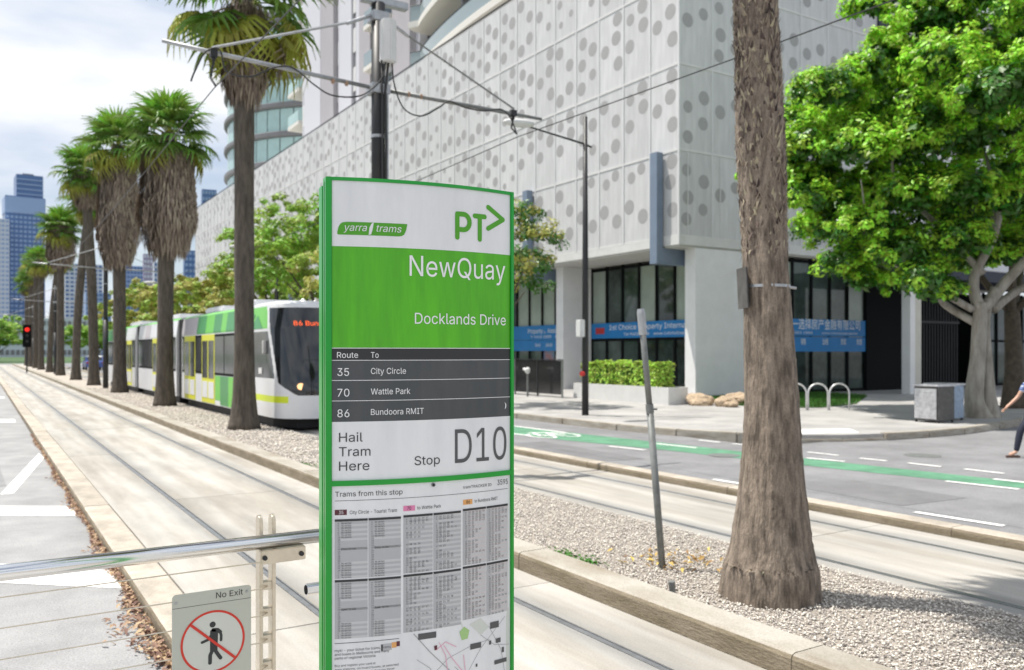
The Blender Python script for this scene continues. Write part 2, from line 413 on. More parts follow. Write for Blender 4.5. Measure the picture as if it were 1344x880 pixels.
def text_fit(mb, s, x0, x1, z0, cap, mi=0, bold=0.0, shear=0.0, fn=None):
    """fit text between x0..x1, baseline z0, capital height cap; fn maps (x,z)->3D"""
    global CAP
    if CAP is None:
        hv, _ = text_data('H'); CAP = max(v[1] for v in hv)
    vs, fs = text_data(s, bold, shear)
    if not vs: return
    a = min(v[0] for v in vs); b = max(v[0] for v in vs)
    sx = (x1 - x0) / (b - a) if x1 is not None else cap / CAP
    sz = cap / CAP
    mb.add([fn(x0 + (v[0] - a) * sx, z0 + v[1] * sz) for v in vs], fs, mi)
def stroke(mb, pts, wd, fn, mi=0, closed=False, seg=10):
    """flat rounded stroke"""
    pts = [Vector(p) for p in pts]
    n = len(pts)
    for i in range(n if closed else n - 1):
        a, b = pts[i], pts[(i + 1) % n]; d = (b - a).normalized() * wd / 2; q = Vector((-d.y, d.x))
        an = math.atan2(q.y, q.x); poly = []
        for k in range(seg + 1): t = an + PI * k / seg; poly.append(a + Vector((math.cos(t), math.sin(t))) * wd / 2)
        for k in range(seg + 1): t = an + PI + PI * k / seg; poly.append(b + Vector((math.cos(t), math.sin(t))) * wd / 2)
        off = .00005 * i
        mb.add([fn(p.x, p.y, off) for p in poly], [tuple(range(len(poly)))], mi)
RAND = random.Random(7)

# ------------------------------------------------------------------ ground, roads, tracks
g = MB(); g.box(-1500, 1500, -1500, 1500, -.6, -.16)
struct('ground', g, 'ground')
g = MB(); g.box(-14, 1.10, -40, 150, -.15, -.1); struct('near_road', g, 'asphalt_old')
g = MB(); g.box(9.02, 60, -40, 12.2, -.15, -.004); g.box(9.02, 13.9, 12.2, 150, -.15, -.0045); struct('road', g, 'asphalt')
g = MB(); g.box(-120, 120, 150.01, 166, -.15, -.006); struct('cross_street', g, 'asphalt')
g = MB(); g.box(-200, 200, 166.01, 420, -.15, -.05); struct('far_verge', g, 'lawn_soil')

def slab_track(name, xs, y0, y1, rails):
    """xs: x edges of the strips; rails: rail centre xs"""
    base = MB(); base.box(xs[0] + .005, xs[-1] - .005, y0, y1, -.3, -.03); bo = struct(name, base, 'groove')
    rng = random.Random(3)
    cuts = [y0]
    while cuts[-1] < 62: cuts.append(cuts[-1] + 6.0)
    cuts.append(y1)
    meshes = {}
    for i in range(len(cuts) - 1):
        a, b = cuts[i], cuts[i + 1]
        for k in range(len(xs) - 1):
            x0, x1 = xs[k], xs[k + 1]
            if k > 0: x0 += .036
            if k < len(xs) - 2: x1 -= .036
            key = (k, round(b - a, 2))
            if key not in meshes:
                m_ = MB(); m_.box(x0, x1, .006, b - a - .006, -.06, 0.0)
                meshes[key] = m_.mesh('concrete_slab', 'concrete_rail' if 0 < k < len(xs) - 2 and False else 'concrete')
            o = link('concrete_slab', meshes[key], bo, (0, a, rng.uniform(-.0025, .0025)))
    for rx in rails:
        m_ = MB(); m_.box(rx - .033, rx + .012, y0, y1, -.08, .003); m_.box(rx + .024, rx + .034, y0, y1, -.08, 0.001)
        m_.build('rail', 'rail_steel', bo)
    # dark tyre/wheel film beside the rails: thin worn concrete strips
    return bo
slab_track('near_track_bed', [1.42, 2.17, 3.61, 4.13], -30, 150, [2.17, 3.61])
slab_track('far_track_bed', [6.42, 6.80, 8.235, 8.74], -30, 150, [6.80, 8.235])

def kerb_line(name, x0, x1, y0, y1, h, piece, mats, near_to=60, z0=-.12, bev=.03):
    base = MB(); base.box(x0 + .02, x1 - .02, y0, y1, z0 - .1, h - .03); bo = struct(name, base, 'groove')
    def prof(a):
        c = .035
        return [(x0, z0), (x1, z0), (x1, h - c * .5), (x1 - c * .5, h), (x0 + c, h), (x0 + c * .3, h - c * .3), (x0, h - c)]
    m_ = MB(); m_.extr(prof(0), 'y', .004, piece - .004)
    me = m_.mesh('kerb_stone', mats)
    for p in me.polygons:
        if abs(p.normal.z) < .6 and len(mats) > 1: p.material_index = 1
    y = y0; rng = random.Random(11)
    while y < near_to:
        link('kerb_stone', me, bo, (rng.uniform(-.004, .004), y, rng.uniform(-.004, .004))); y += piece
    m_ = MB(); m_.extr(prof(0), 'y', y, y1); o = m_.build('kerb_stone', mats, bo)
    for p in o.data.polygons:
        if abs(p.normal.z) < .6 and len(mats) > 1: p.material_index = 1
    return bo
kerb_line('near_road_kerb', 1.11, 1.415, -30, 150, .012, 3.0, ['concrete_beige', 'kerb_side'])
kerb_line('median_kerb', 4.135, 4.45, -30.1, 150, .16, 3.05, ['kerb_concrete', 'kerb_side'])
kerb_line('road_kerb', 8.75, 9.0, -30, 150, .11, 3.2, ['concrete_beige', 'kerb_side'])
g = MB(); g.box(4.455, 6.41, -30, 150, -.2, .045); gm = struct('median', g, 'gravel')

# gravel stones: real stones near the camera
def gravel(name, x0, x1, y0, y1, n, z, size, seed, matn='gravel_stone'):
    rg = np.random.default_rng(seed)
    base = np.array([(1, 0, 0), (-1, 0, 0), (0, 1, 0), (0, -1, 0), (0, 0, 1), (0, 0, -.6)], dtype=float)
    F0 = np.array([(0, 2, 4), (2, 1, 4), (1, 3, 4), (3, 0, 4), (2, 0, 5), (1, 2, 5), (3, 1, 5), (0, 3, 5)])
    c = np.stack([rg.uniform(x0, x1, n), y0 + (y1 - y0) * rg.uniform(0, 1, n) ** 1.25, np.full(n, z) + rg.uniform(-.002, .014, n)], 1)
    s = rg.uniform(size * .5, size * 1.25, (n, 1)) * rg.uniform(.7, 1.25, (n, 3)) * np.array([1, 1, .62])
    an = rg.uniform(0, PI, n); ca, sa = np.cos(an), np.sin(an)
    v = base[None] * s[:, None, :] + rg.normal(0, size * .12, (n, 6, 3))
    x = v[..., 0] * ca[:, None] - v[..., 1] * sa[:, None]; y = v[..., 0] * sa[:, None] + v[..., 1] * ca[:, None]
    v = np.stack([x, y, v[..., 2]], -1) + c[:, None, :]
    F = (F0[None] + (np.arange(n) * 6)[:, None, None]).reshape(-1, 3)
    return link(name, npmesh(name, v.reshape(-1, 3), F, matn))
tag(gravel('gravel', 4.46, 6.40, 1.6, 15, 52000, .05, .0115, 1), 'pale crushed stone spread over the palm median', 'gravel', kind='stuff')
tag(gravel('gravel', 4.46, 6.40, 14, 50, 12000, .05, .026, 2), 'pale crushed stone along the far stretch of the median, under the row of palms', 'gravel', kind='stuff')

# road markings (painted sheets)
def paint_poly(name, poly, z, m_='paint', parent=None):
    mb = MB(); n = len(poly); a = sum(poly[i][0] * poly[(i + 1) % n][1] - poly[(i + 1) % n][0] * poly[i][1] for i in range(n))
    if a < 0: poly = poly[::-1]
    mb.add([(x, y, z) for x, y in poly], [tuple(range(n))])
    o = mb.build(name, m_, parent); 
    if not parent: o['kind'] = 'structure'
    return o
for poly in [[(-3, 15.4), (1.10, 12.75), (1.07, 11.98), (-3, 14.6)], [(-3, 12.5), (1.11, 8.85), (1.05, 8.12), (-3, 11.6)],
             [(-3, 8.2), (.2, 5.4), (.1, 4.9), (-3, 7.5)],
             [(.25, 14.4), (1.02, 19.8), (1.08, 19.0), (.42, 14.4)], [(-2, 31.9), (.9, 30.2), (.9, 28.9), (-2, 30.4)],
             [(.1, 20), (.25, 20), (.85, 60), (.7, 60)], [(-2, 47), (.95, 45.5), (.95, 44.2), (-2, 45.7)]]:
    paint_poly('road_marking', poly, -.096)
gf = [(11.6, 40), (11.8, 26), (11.96, 19.03), (12.3, 16.05), (12.6, 13.56), (12.78, 11.67), (12.93, 10.49), (13.1, 9.13), (13.39, 6.82), (13.7, 4), (13.7, -10)]
gn = [(10.0, 40), (10.2, 26), (10.6, 18.5), (11.1, 15.3), (11.65, 12.9), (11.92, 11.1), (12.12, 9.93), (12.36, 8.61), (12.79, 6.52), (13.1, 4), (13.1, -10)]
struct('bike_lane', strip(gf, gn, .0), 'green_paint')
def dash(x0, y0, x1, y1, wd=.11):
    d = Vector((x1 - x0, y1 - y0)).normalized(); q = Vector((-d.y, d.x)) * wd / 2
    paint_poly('road_marking', [(x0 + q.x, y0 + q.y), (x1 + q.x, y1 + q.y), (x1 - q.x, y1 - q.y), (x0 - q.x, y0 - q.y)], .004)
for a in [(13.0, 10.5, 13.16, 9.8), (13.81, 9.95, 13.87, 9.45), (13.93, 9.07, 13.96, 8.48), (14.02, 8.1, 14.05, 7.47), (14.08, 7.0, 14.1, 6.4), (12.47, 7.5, 12.62, 6.5),
          (9.74, 6.25, 9.82, 5.22), (11.13, 14.0, 11.3, 13.05), (12.0, 19.1, 12.1, 16.9), (12.3, 13.85, 12.46, 12.8), (13.3, 7.23, 13.4, 6.5), (13.66, 12.95, 13.78, 12.5), (13.6, 13.9, 13.64, 13.3), (13.78, 11.1, 13.84, 10.45),
          (9.6, 9.5, 9.66, 8.3), (10.85, 17.6, 10.95, 16.7), (10.2, 26, 10.3, 24.5), (9.9, 34, 9.95, 32), (12.0, 24, 12.0, 21), (11.9, 32, 11.9, 28)]: dash(*a)
def disc_cover(x, y, z, r, label, m_='post_grey'):
    mb = MB(); mb.lathe([(r, 0), (r, .004), (r * .9, .006)], 24); 
    o = mb.build('manhole_cover', m_); o.location = (x, y, z); tag(o, label, 'manhole cover')
disc_cover(12.0, 9.0 + 2.6, .001, .30, 'round grey manhole cover at the edge of the green lane behind the palm'); disc_cover(15.2, 9.6, -.003, .33, 'round grey manhole cover in the side street by the crossing')
for pl_y in (([(9.3, 12.2), (10.4, 12.0), (10.5, 15.5), (9.35, 15.6)]), ([(15.5, 6.2), (19.0, 6.6), (19.2, 7.8), (15.6, 7.3)]), ([(10.0, 6.6), (11.3, 6.5), (11.4, 8.3), (10.1, 8.4)])): paint_poly('asphalt_patch', pl_y, -.0008, 'asphalt_patch')
paint_poly('asphalt_patch', [(-1.2, 15.6), (.35, 15.2), (.3, 17.9), (-1.2, 18.3)], -.098, 'asphalt_patch_old')
# worn bike symbol
mb = MB(); fn = lambda x, y, o=0: (11.45 + x * .8, 16.7 + y * 1.0, .0045 + o)
for cx in (-.42, .42): stroke(mb, [(cx + .3 * math.cos(t * PI / 6), .5 * math.sin(t * PI / 6) - .2) for t in range(12)], .09, fn, closed=True, seg=4)
stroke(mb, [(-.42, -.2), (-.1, .5), (.3, .5), (.42, -.2)], .09, fn, seg=4); stroke(mb, [(-.42, -.2), (0, -.2), (.3, .5)], .09, fn, seg=4)
stroke(mb, [(-.2, .6), (-.02, .6)], .09, fn, seg=4)
o = mb.build('bicycle_marking', 'paint'); o['kind'] = 'structure'

# footpath with curved corner and kerb stones
edge = [(13.75, 150), (13.55, 40), (13.5, 21.2), (13.6, 16.7), (13.92, 14.91), (14.5, 13.6), (15.3, 12.55), (16.1, 12.05), (17.14, 11.75), (18.5, 11.6), (19.93, 11.6), (22, 11.9), (24.1, 12.25), (30, 12.6), (60, 12.8)]
g = MB(); g.prism(edge + [(60, 150)], -.3, .14); struct('footpath', g, 'footpath_paving')
kb = MB(); kb.box(13.5, 13.6, 21, 22, -.3, -.25); kerbo = struct('footpath_kerb', kb, 'kerb_concrete')
pts = []
for i in range(1, len(edge) - 1):
    a, b = Vector(edge[i]), Vector(edge[i + 1]); n = max(1, int((b - a).length / 2.4 + .5)); 
    for k in range(n): pts.append(a.lerp(b, k / n))
pts.append(Vector(edge[-1]))
def off(i):
    d = (pts[min(i + 1, len(pts) - 1)] - pts[max(i - 1, 0)]).normalized(); return Vector((d.y, -d.x))
for i in range(len(pts) - 1):
    a, b = pts[i], pts[i + 1]; na, nb = off(i), off(i + 1); d = (b - a).normalized() * .006
    if na.x > 0 and a.y > 13: na = -na if na.x > 0 else na
    m_ = MB(); s_ = -1
    A0, A1, B0, B1 = a + d, a + d + na * -.0, b - d, b - d
    ia, ib = Vector((-na.x, -na.y)), Vector((-nb.x, -nb.y))
    oa = a + d; ob_ = b - d
    # outward side is toward the road
    out_a = na if (na.x < 0 or na.y < 0) else -na; out_b = nb if (nb.x < 0 or nb.y < 0) else -nb
    q = [oa + out_a * .09, ob_ + out_b * .09, ob_ - out_b * .14, oa - out_a * .14]
    h = .155 if not (2 < 0) else .1
    if 14.7 < a.x < 16.8: h = .05
    m_.prism([(p.x, p.y) for p in q], -.1, h); m_.build('kerb_stone', ['kerb_concrete'], kerbo, bevel=.02)
g = MB(); g.add([(15.45, 12.75, .144), (16.85, 12.15, .144), (17.5, 12.9, .144), (16.0, 13.6, .144)], [(0, 1, 2, 3)]); struct('kerb_ramp', g, 'paint')

# dry leaves in the gutter
def leaves(name, pos, size, seed, m_='dry_leaf'):
    rg = np.random.default_rng(seed); n = len(pos); pos = np.asarray(pos)
    s = rg.uniform(.6, 1.3, n) * size
    t = rg.uniform(0, 2 * PI, n); tilt = rg.uniform(-.7, .7, (n, 2)); 
    u = np.stack([np.cos(t), np.sin(t), tilt[:, 0]], 1); v = np.stack([-np.sin(t), np.cos(t), tilt[:, 1]], 1) * .45
    V = np.stack([pos - u * s[:, None], pos - v * s[:, None], pos + u * s[:, None], pos + v * s[:, None]], 1)
    V[:, 1, 2] += s * .3; V[:, 3, 2] += s * .3
    F = np.arange(4 * n).reshape(n, 4); F3 = np.concatenate([F[:, [0, 1, 2]], F[:, [0, 2, 3]]])
    return link(name, npmesh(name, V.reshape(-1, 3), F3, m_))
rg = np.random.default_rng(5); n = 4300
yy = 4.2 + 20 * rg.uniform(0, 1, n) ** 2.3; patch = .12 + .6 * (np.sin(yy * 2.1) * .5 + .5) * (np.sin(yy * .9 + 1) * .4 + .6)
xx = 1.10 - np.abs(rg.normal(0, .14, n)) * patch * np.clip(1.75 - yy * .07, .5, 1.6)
pos = np.stack([xx, yy, -.095 + rg.uniform(0, .03, n)], 1)
tag(leaves('fallen_leaves', pos, .028, 6), 'brown dry leaves gathered in the gutter beside the left track', 'leaf litter', kind='stuff')
n = 80; pos = np.stack([rg.normal(5.4, .2, n), rg.normal(5.75, .25, n), .065 + rg.uniform(0, .03, n)], 1)
mat('yellow_leaf', (.38, .25, .07), .7, island=.5)
tag(leaves('fallen_leaves', pos, .035, 8, 'yellow_leaf'), 'yellow fallen leaves on gravel beside the near palm', 'leaf litter', kind='stuff')
n = 200; c = rg.choice([0, 1, 2], n); cc = np.array([(4.62, 6.2), (4.62, 6.5), (4.6, 14)])[c]
pos = np.stack([cc[:, 0] + rg.normal(0, .07, n), cc[:, 1] + rg.normal(0, .12, n), .06 + rg.uniform(0, .03, n)], 1)
tag(leaves('weeds', pos, .03, 9, 'grass'), 'small green weed tufts in gravel near the median kerb', 'weeds', kind='stuff')

# ------------------------------------------------------------------ stop platform, totem sign
g = MB(); g.box(-1.6, 1.5, -14, 3.0, -.1, .29); g.box(-1.62, 1.52, 2.95, 3.02, -.1, .285)
struct('stop_platform', g, 'footpath_paving', bevel=.01)

TW = .594
def bulge(u): return .045 * (1 - (2 * u / TW - 1) ** 2)
def TS(off=.0):  # point on the curved face of the totem
    return lambda x, z, o=0: (x, -bulge(x) - off - o, z - .29)
totem = thing('tram_stop_sign', 'tall curved green and white tram stop totem reading NewQuay and D10, with timetable below', 'tram stop sign', (.8433, 2.362, .29), R(-7.6))
def curved(mb, x0, x1, z0, z1, off, mi=0, n=24):
    k = max(1, int(n * (x1 - x0) / TW + .5)); f = TS(off)
    for i in range(k):
        a = x0 + (x1 - x0) * i / k; b = x0 + (x1 - x0) * (i + 1) / k
        mb.quad(f(a, z0), f(b, z0), f(b, z1), f(a, z1), mi)
def shell(mb, x0, x1, z0, z1, yf, yb, n=24, mi=0):
    # solid with curved front (yf offset outwards) and back at bulged-inverse
    poly = [(x0 + (x1 - x0) * i / n, -bulge(x0 + (x1 - x0) * i / n) - yf) for i in range(n + 1)] + [(x1, yb), (x0, yb)]
    mb.prism(poly, z0 - .29, z1 - .29, mi)
mb = MB(); shell(mb, 0, TW, .30, 2.462, -.004, .035); mb.build('body', 'sign_green', totem)
mb = MB(); poly = [(-.001, .044), (TW + .001, .044)] + [(TW + .001 - (TW + .002) * i / 20, .085 + bulge(TW * (1 - i / 20)) * .9) for i in range(21)]
mb.prism(poly, .01, 2.165); ro_ = mb.build('rear_panel', ['sign_green', 'sign_white'], totem)
for p_ in ro_.data.polygons:
    if p_.normal.y > .5: p_.material_index = 1  # unseen back face made white for its reflection in the rail post
mb = MB(); mb.box(.02, TW - .02, .0345, .0435, .01, 2.16); mb.build('seam', 'frame_black', totem)
for x0, x1 in ((0, .0165), (TW - .0135, TW)):
    mb = MB(); shell(mb, x0, x1, .30, 2.474, .006, .035, n=3); mb.build('edge_strip', 'sign_green', totem, bevel=.002)
mb = MB(); shell(mb, .0005, TW - .0005, 2.464, 2.4735, .004, .034); mb.build('top_cap', 'sign_green', totem)
mb = MB(); shell(mb, .0002, TW - .0002, 1.583, 1.598, .0055, .034); mb.build('divider', 'sign_green', totem)
mb = MB(); mb.box(-.03, TW + .03, -.09, .13, -.002, .02); mb.build('base_plate', 'galvanised', totem)
XL, XR = .0166, TW - .0136
def panel(name, z0, z1, m_): mb = MB(); curved(mb, XL, XR, z0, z1, 0); return mb.build(name, m_, totem, smooth=True)
p_top = panel('header_panel', 2.2745, 2.4638, 'sign_white')
p_green = panel('name_panel', 1.98, 2.2742, 'sign_green_panel')
p_dark = panel('route_panel', 1.768, 1.9797, 'sign_grey')
p_white = panel('stop_number_panel', 1.598, 1.7677, 'sign_white')
p_tt = panel('timetable_panel', .42, 1.583, 'sign_white')
f1 = TS(.0011)
# operator badge
mb = MB()
bp = [(32, 2318), (34, 2310), (44, 2308), (205, 2308), (220, 2311), (229, 2330), (231, 2343), (222, 2346), (60, 2346), (43, 2342), (36, 2332)]
strip_n = 12
def poly_curved(mb, poly, off, mi=0):
    f = TS(off); mb.add([f(x / 1000, z / 1000) for x, z in poly], [tuple(range(len(poly)))][:1], mi)
def poly_slices(mb, top, bot, off, mi=0):
    """top/bot: lists of (x,z) sharing x"""
    f = TS(off)
    for i in range(len(top) - 1):
        mb.quad(f(bot[i][0] / 1000, bot[i][1] / 1000), f(bot[i + 1][0] / 1000, bot[i + 1][1] / 1000), f(top[i + 1][0] / 1000, top[i + 1][1] / 1000), f(top[i][0] / 1000, top[i][1] / 1000), mi)
xs = [32, 35, 40, 46, 60, 90, 120, 150, 180, 205, 215, 222, 227, 231]
tp = {32: 2316, 35: 2330, 40: 2339, 46: 2343.5, 60: 2345.5}; bt = {32: 2309, 35: 2308, 231: 2342, 227: 2325, 222: 2314, 215: 2309.5, 205: 2308}
poly_slices(mb, [(x, tp.get(x, 2345.5)) for x in xs], [(x, bt.get(x, 2308)) for x in xs], .0006)
ob_ = mb.build('operator_badge', 'sign_logo_green', p_top)
mb = MB(); f2 = TS(.0017)
text_fit(mb, 'yarra', .049, .114, 2.3195, .0205, shear=.22, bold=.012, fn=f2); mb.build('lettering', 'sign_white', ob_); mb = MB(); text_fit(mb, 'trams', .141, .214, 2.3195, .0205, shear=.22, bold=.012, fn=f2)
mb.build('lettering', 'sign_white', ob_); mb = MB()
poly_slices(mb, [(119, 2311), (121, 2330), (126, 2341), (133, 2346.5)], [(119, 2309), (126, 2311), (130, 2325), (133, 2343)], .0012)
mb.build('leaf_mark', 'sign_white', ob_)
mb = MB(); W = .0148
stroke(mb, [(.389, 2.386), (.389, 2.316)], W, f1)
arc = [(.389, 2.3868)] + [(.410 + .0205 * math.sin(t), 2.3635 + .0235 * math.cos(t)) for t in [PI * k / 12 for k in range(13)]] + [(.391, 2.340)]
stroke(mb, arc, W, f1, seg=6)
stroke(mb, [(.449, 2.3855), (.484, 2.3855)], W, f1); stroke(mb, [(.4665, 2.385), (.4665, 2.315)], W, f1)
stroke(mb, [(.497, 2.4165), (.552, 2.383), (.497, 2.351)], W, f1)
mb.build('transport_logo', 'sign_logo_green', p_top)
mb = MB()
text_fit(mb, 'NewQuay', .238, .561, 2.194, .060, fn=f1, bold=-.012); mb.build('lettering', 'print_white', p_green); mb = MB(); text_fit(mb, 'Docklands Drive', .254, .563, 2.053, .032, fn=f1, bold=-.006)
mb.build('lettering', 'print_white', p_green)
mb = MB(); curved(mb, XL, XR, 1.9455, 1.9795, .0005); mb.build('route_header', 'sign_black', p_dark)
mb = MB()
text_fit(mb, 'Route', .031, .089, 1.9525, .0165, fn=f2); mb.build('lettering', 'print_white', p_dark); mb = MB(); text_fit(mb, 'To', .125, .147, 1.9525, .0165, fn=f2); mb.build('lettering', 'print_white', p_dark)
for a, b, z, s, x1 in (('35', .064, 1.9005, 'City Circle', .227), ('70', .065, 1.841, 'Wattle Park', .240), ('86', .065, 1.7815, 'Bundoora RMIT', .281)):
    mb = MB(); text_fit(mb, a, .032, b, z, .0222, fn=f2); mb.build('route_number', 'print_white', p_dark); mb = MB(); text_fit(mb, s, .125, x1, z + .005, .0172, fn=f2); mb.build('route_name', 'print_white', p_dark)
mb = MB()
for z in (1.9445, 1.8865, 1.8275): curved(mb, XL, XR, z, z + .0016, .001)
curved(mb, XL, XR, 1.9797, 1.9815, .001); o = mb.build('rule_lines', 'print_white', p_dark); o['kind'] = 'stuff'; mb = MB()
arc_o = [(.557 + .008 * math.sin(t), 1.801 + .0105 * math.cos(t)) for t in [PI * k / 10 for k in range(11)]]
arc_i = [(.557 + .004 * math.sin(t), 1.801 + .0105 * math.cos(t)) for t in [PI * k / 10 for k in range(11)]]
for i in range(10): mb.quad(f2(*arc_o[i]), f2(*arc_i[i]), f2(*arc_i[i + 1]), f2(*arc_o[i + 1]))
mb.build('moon_symbol', 'print_white', p_dark)
mb = MB()
for s, x1, z in (('Hail', .102, 1.710), ('Tram', .124, 1.6685), ('Here', .121, 1.627)): mb = MB(); text_fit(mb, s, .0365, x1, z, .0262, bold=.006, fn=f1); mb.build('lettering', 'sign_ink', p_white)
mb = MB()
text_fit(mb, 'Stop', .253, .332, 1.6350, .0262, bold=.006, fn=f1)
mb.build('lettering', 'sign_ink', p_white)
mb = MB(); text_fit(mb, 'D10', .381, .566, 1.634, .1015, fn=f1, bold=.004); mb.build('stop_number', 'ink_grey', p_white)
mb = MB(); mb.tube([TS(0)(.311, 1.574), TS(.004)(.311, 1.574)], .006, 14); mb.tube([TS(0)(.311, 1.574), TS(.006)(.311, 1.574)], .003, 8, 1); mb.build('screw', ['post_grey', 'frame_black'], p_tt)
# timetable print
mb = MB()
text_fit(mb, 'Trams from this stop', .026, .217, 1.552, .0145, fn=f1, bold=.004)
curved(mb, .025, .571, 1.5395, 1.5407, .0008)
text_fit(mb, 'tramTRACKER ID', .409, .509, 1.5545, .0085, fn=f1); text_fit(mb, '3595', .531, .571, 1.5545, .0165, fn=f1, bold=-.01)
text_fit(mb, 'City Circle - Tourist Tram', .066, .200, 1.501, .0098, fn=f1); text_fit(mb, 'to Wattle Park', .261, .336, 1.504, .0098, fn=f1); text_fit(mb, 'to Bundoora RMIT', .448, .532, 1.509, .0098, fn=f1)
text_fit(mb, 'myki - your ticket for trains, trams', .025, .182, 1.105, .0072, fn=f1, bold=.004); text_fit(mb, 'and buses in Melbourne and many', .025, .178, 1.094, .0072, fn=f1, bold=.004); text_fit(mb, 'parts of regional Victoria', .025, .138, 1.083, .0072, fn=f1, bold=.004)
text_fit(mb, 'Buy and register your card at', .025, .138, 1.062, .0062, fn=f1, bold=.01)
for i, s in enumerate(('train stations, on board buses, at selected', 'shops or online. Touch on before you travel', 'and touch off when you leave the tram stop', 'to pay the lowest fare for your journey')): text_fit(mb, s, .025, .205 - .012 * (i % 2), 1.051 - .0105 * i, .006, fn=f1)
curved(mb, .025, .207, 1.1285, 1.1300, .0008)
rg_ = random.Random(21)
f3 = TS(.0019)
shade = MB()
def table(x0, x1, zt, zb, kind, seed):
    rr = random.Random(seed); n = 24; h = (zt - .008 - zb) / n
    curved(shade, x0, x1, zb, zt, .0004, 1 if kind == 'a' else (2 if kind == 'b' else 3))
    curved(mb, x0, x1, zt - .0065, zt, .0013)
    curved(shade, x0, x0 + .016, zb, zt - .0065, .0007, 0)
    for r in range(n):
        z = zt - .008 - (r + 1) * h
        if kind == 'a':
            if 7 < r < 17 and r != 11:
                if r == 8: curved(shade, x0 + .016, x1, zt - .008 - 17 * h, z + h, .0006, 0)
            else:
                if r % 2: curved(shade, x0 + .016, x1, z, z + h, .0006, 4)
            s = 'No service' if (r < 7 or r > 16) else ('Every 12 min' if r == 11 else None)
            if s: text_fit(mb, s, x0 + .018, x0 + (.045 if s[0] == 'N' else .058), z + .001, .0048, fn=f3, bold=.03)
        else:
            if r % 2: curved(shade, x0 + .016, x1, z, z + h, .0006, 0 if kind == 'b' else 4)
            k = rr.choice([1, 2, 3, 3, 4, 5]) if r > 4 else rr.choice([3, 4, 5])
            if rr.random() < .12: continue
            step = rr.choice([8, 10, 12, 15]); a = rr.randrange(0, 12)
            for c_ in range(k):
                v = a + step * c_
                if v < 60: text_fit(mb, '%02d' % v, x0 + .0185 + c_ * .0125, x0 + .0258 + c_ * .0125, z + .001, .0050, fn=f3, bold=.035)
        if r % 1 == 0: text_fit(mb, '%d' % ((4 + r) % 24 or 24), x0 + .008, None, z + .0012, .0042, fn=f3)
for (x0, x1, k, zt) in ((.025, .116, 'a', 1.487), (.1185, .212, 'a', 1.487), (.2195, .309, 'b', 1.4895), (.3115, .401, 'b', 1.4895), (.4075, .4885, 'c', 1.493), (.491, .571, 'c', 1.493)):
    table(x0, x1, zt, zt - .171, k, int(x0 * 1000)); table(x0, x1, zt - .175, zt - .345 + (.008 if k == 'c' else 0), k, int(x0 * 900) + 3)
mb.build('timetable_lettering', 'sign_ink', p_tt)
shade.build('timetable_shading', ['tt_shade', 'tt_shade', 'tt_shade_light', 'tt_pinkish', 'tt_shade_light'], p_tt)
for x0, x1, z, m_, s in ((.025, .058, 1.499, 'tag_brown', '35'), (.2195, .2545, 1.5015, 'tag_pink', '70'), (.4085, .4405, 1.5055, 'tag_orange', '86')):
    q = MB(); curved(q, x0, x1, z, z + .0155, .0007); t_ = q.build('route_tag', m_, p_tt)
    q = MB(); text_fit(q, s, x0 + .011, x0 + .023, z + .003, .0098, fn=f3, bold=.005); q.build('lettering', 'print_white' if s == '35' else 'sign_ink', t_)
# neighbourhood map
mm = MB()
def mpoly(pl, off, mi): f = TS(off); mm.add([f(x / 1000, z / 1000) for x, z in pl], [tuple(range(len(pl)))[::-1]], mi)
mpoly([(400, 1150), (575, 1165), (575, 900), (480, 900)], .0004, 1)
mpoly([(396, 1122), (412, 1136), (430, 1122), (424, 1098), (404, 1096)], .0008, 0)
mpoly([(430, 1140), (470, 1152), (500, 1120), (470, 1100)], .0006, 1)
def mline(pl, wd, mi, off=.001): stroke(mm, [(x / 1000, z / 1000) for x, z in pl], wd, TS(off), mi, seg=3)
mline([(251, 1137), (300, 1078), (364, 1012), (400, 960)], .0028, 3, .0012)
for pl in ([(400, 960), (470, 1060), (560, 1140)], [(300, 1000), (360, 1050), (440, 1075), (500, 1080)], [(380, 1020), (420, 980), (520, 960)], [(470, 1100), (520, 1060), (575, 1050)], [(500, 1120), (545, 1040), (560, 960)], [(260, 1060), (300, 1030), (330, 980)]): mline(pl, .0016, 3, .0011)
for pl in ([(330, 1100), (350, 1060), (360, 990)], [(345, 1090), (370, 1050), (400, 1010), (440, 970)], [(320, 1080), (350, 1100), (385, 1080)], [(410, 1050), (416, 1000)]): mline(pl, .0026, 2, .0013)
for x, z, w_, h_ in ((264, 1118, 56, 18), (433, 1062, 38, 17), (504, 1112, 32, 20), (520, 998, 46, 13), (500, 1064, 8, 12), (525, 1064, 18, 14), (548, 1030, 8, 16), (452, 1006, 6, 9), (400, 985, 30, 10)):
    q = TS(.0015); mm.quad(q(x / 1000, z / 1000), q((x + w_) / 1000, z / 1000), q((x + w_) / 1000, (z + h_) / 1000), q(x / 1000, (z + h_) / 1000), 4)
mpoly([(313, 1093), (323, 1095), (323, 1082), (315, 1080)], .0016, 5)
mm.build('neighbourhood_map', ['map_green', 'map_pale', 'map_pink', 'map_grey', 'ink_grey', 'tag_brown'], p_tt)
q = MB(); z0 = 1.098
for x0, x1, m_ in ((.154, .160, 3), (.160, .185, 0), (.185, .199, 1), (.199, .209, 2)): curved(q, x0, x1, z0 + (x0 - .154) * .2, z0 + .019 + (x0 - .154) * .1, .0009, m_)
q.build('card_picture', ['tt_shade', 'tag_orange', 'tag_brown', 'ink_grey'], p_tt)

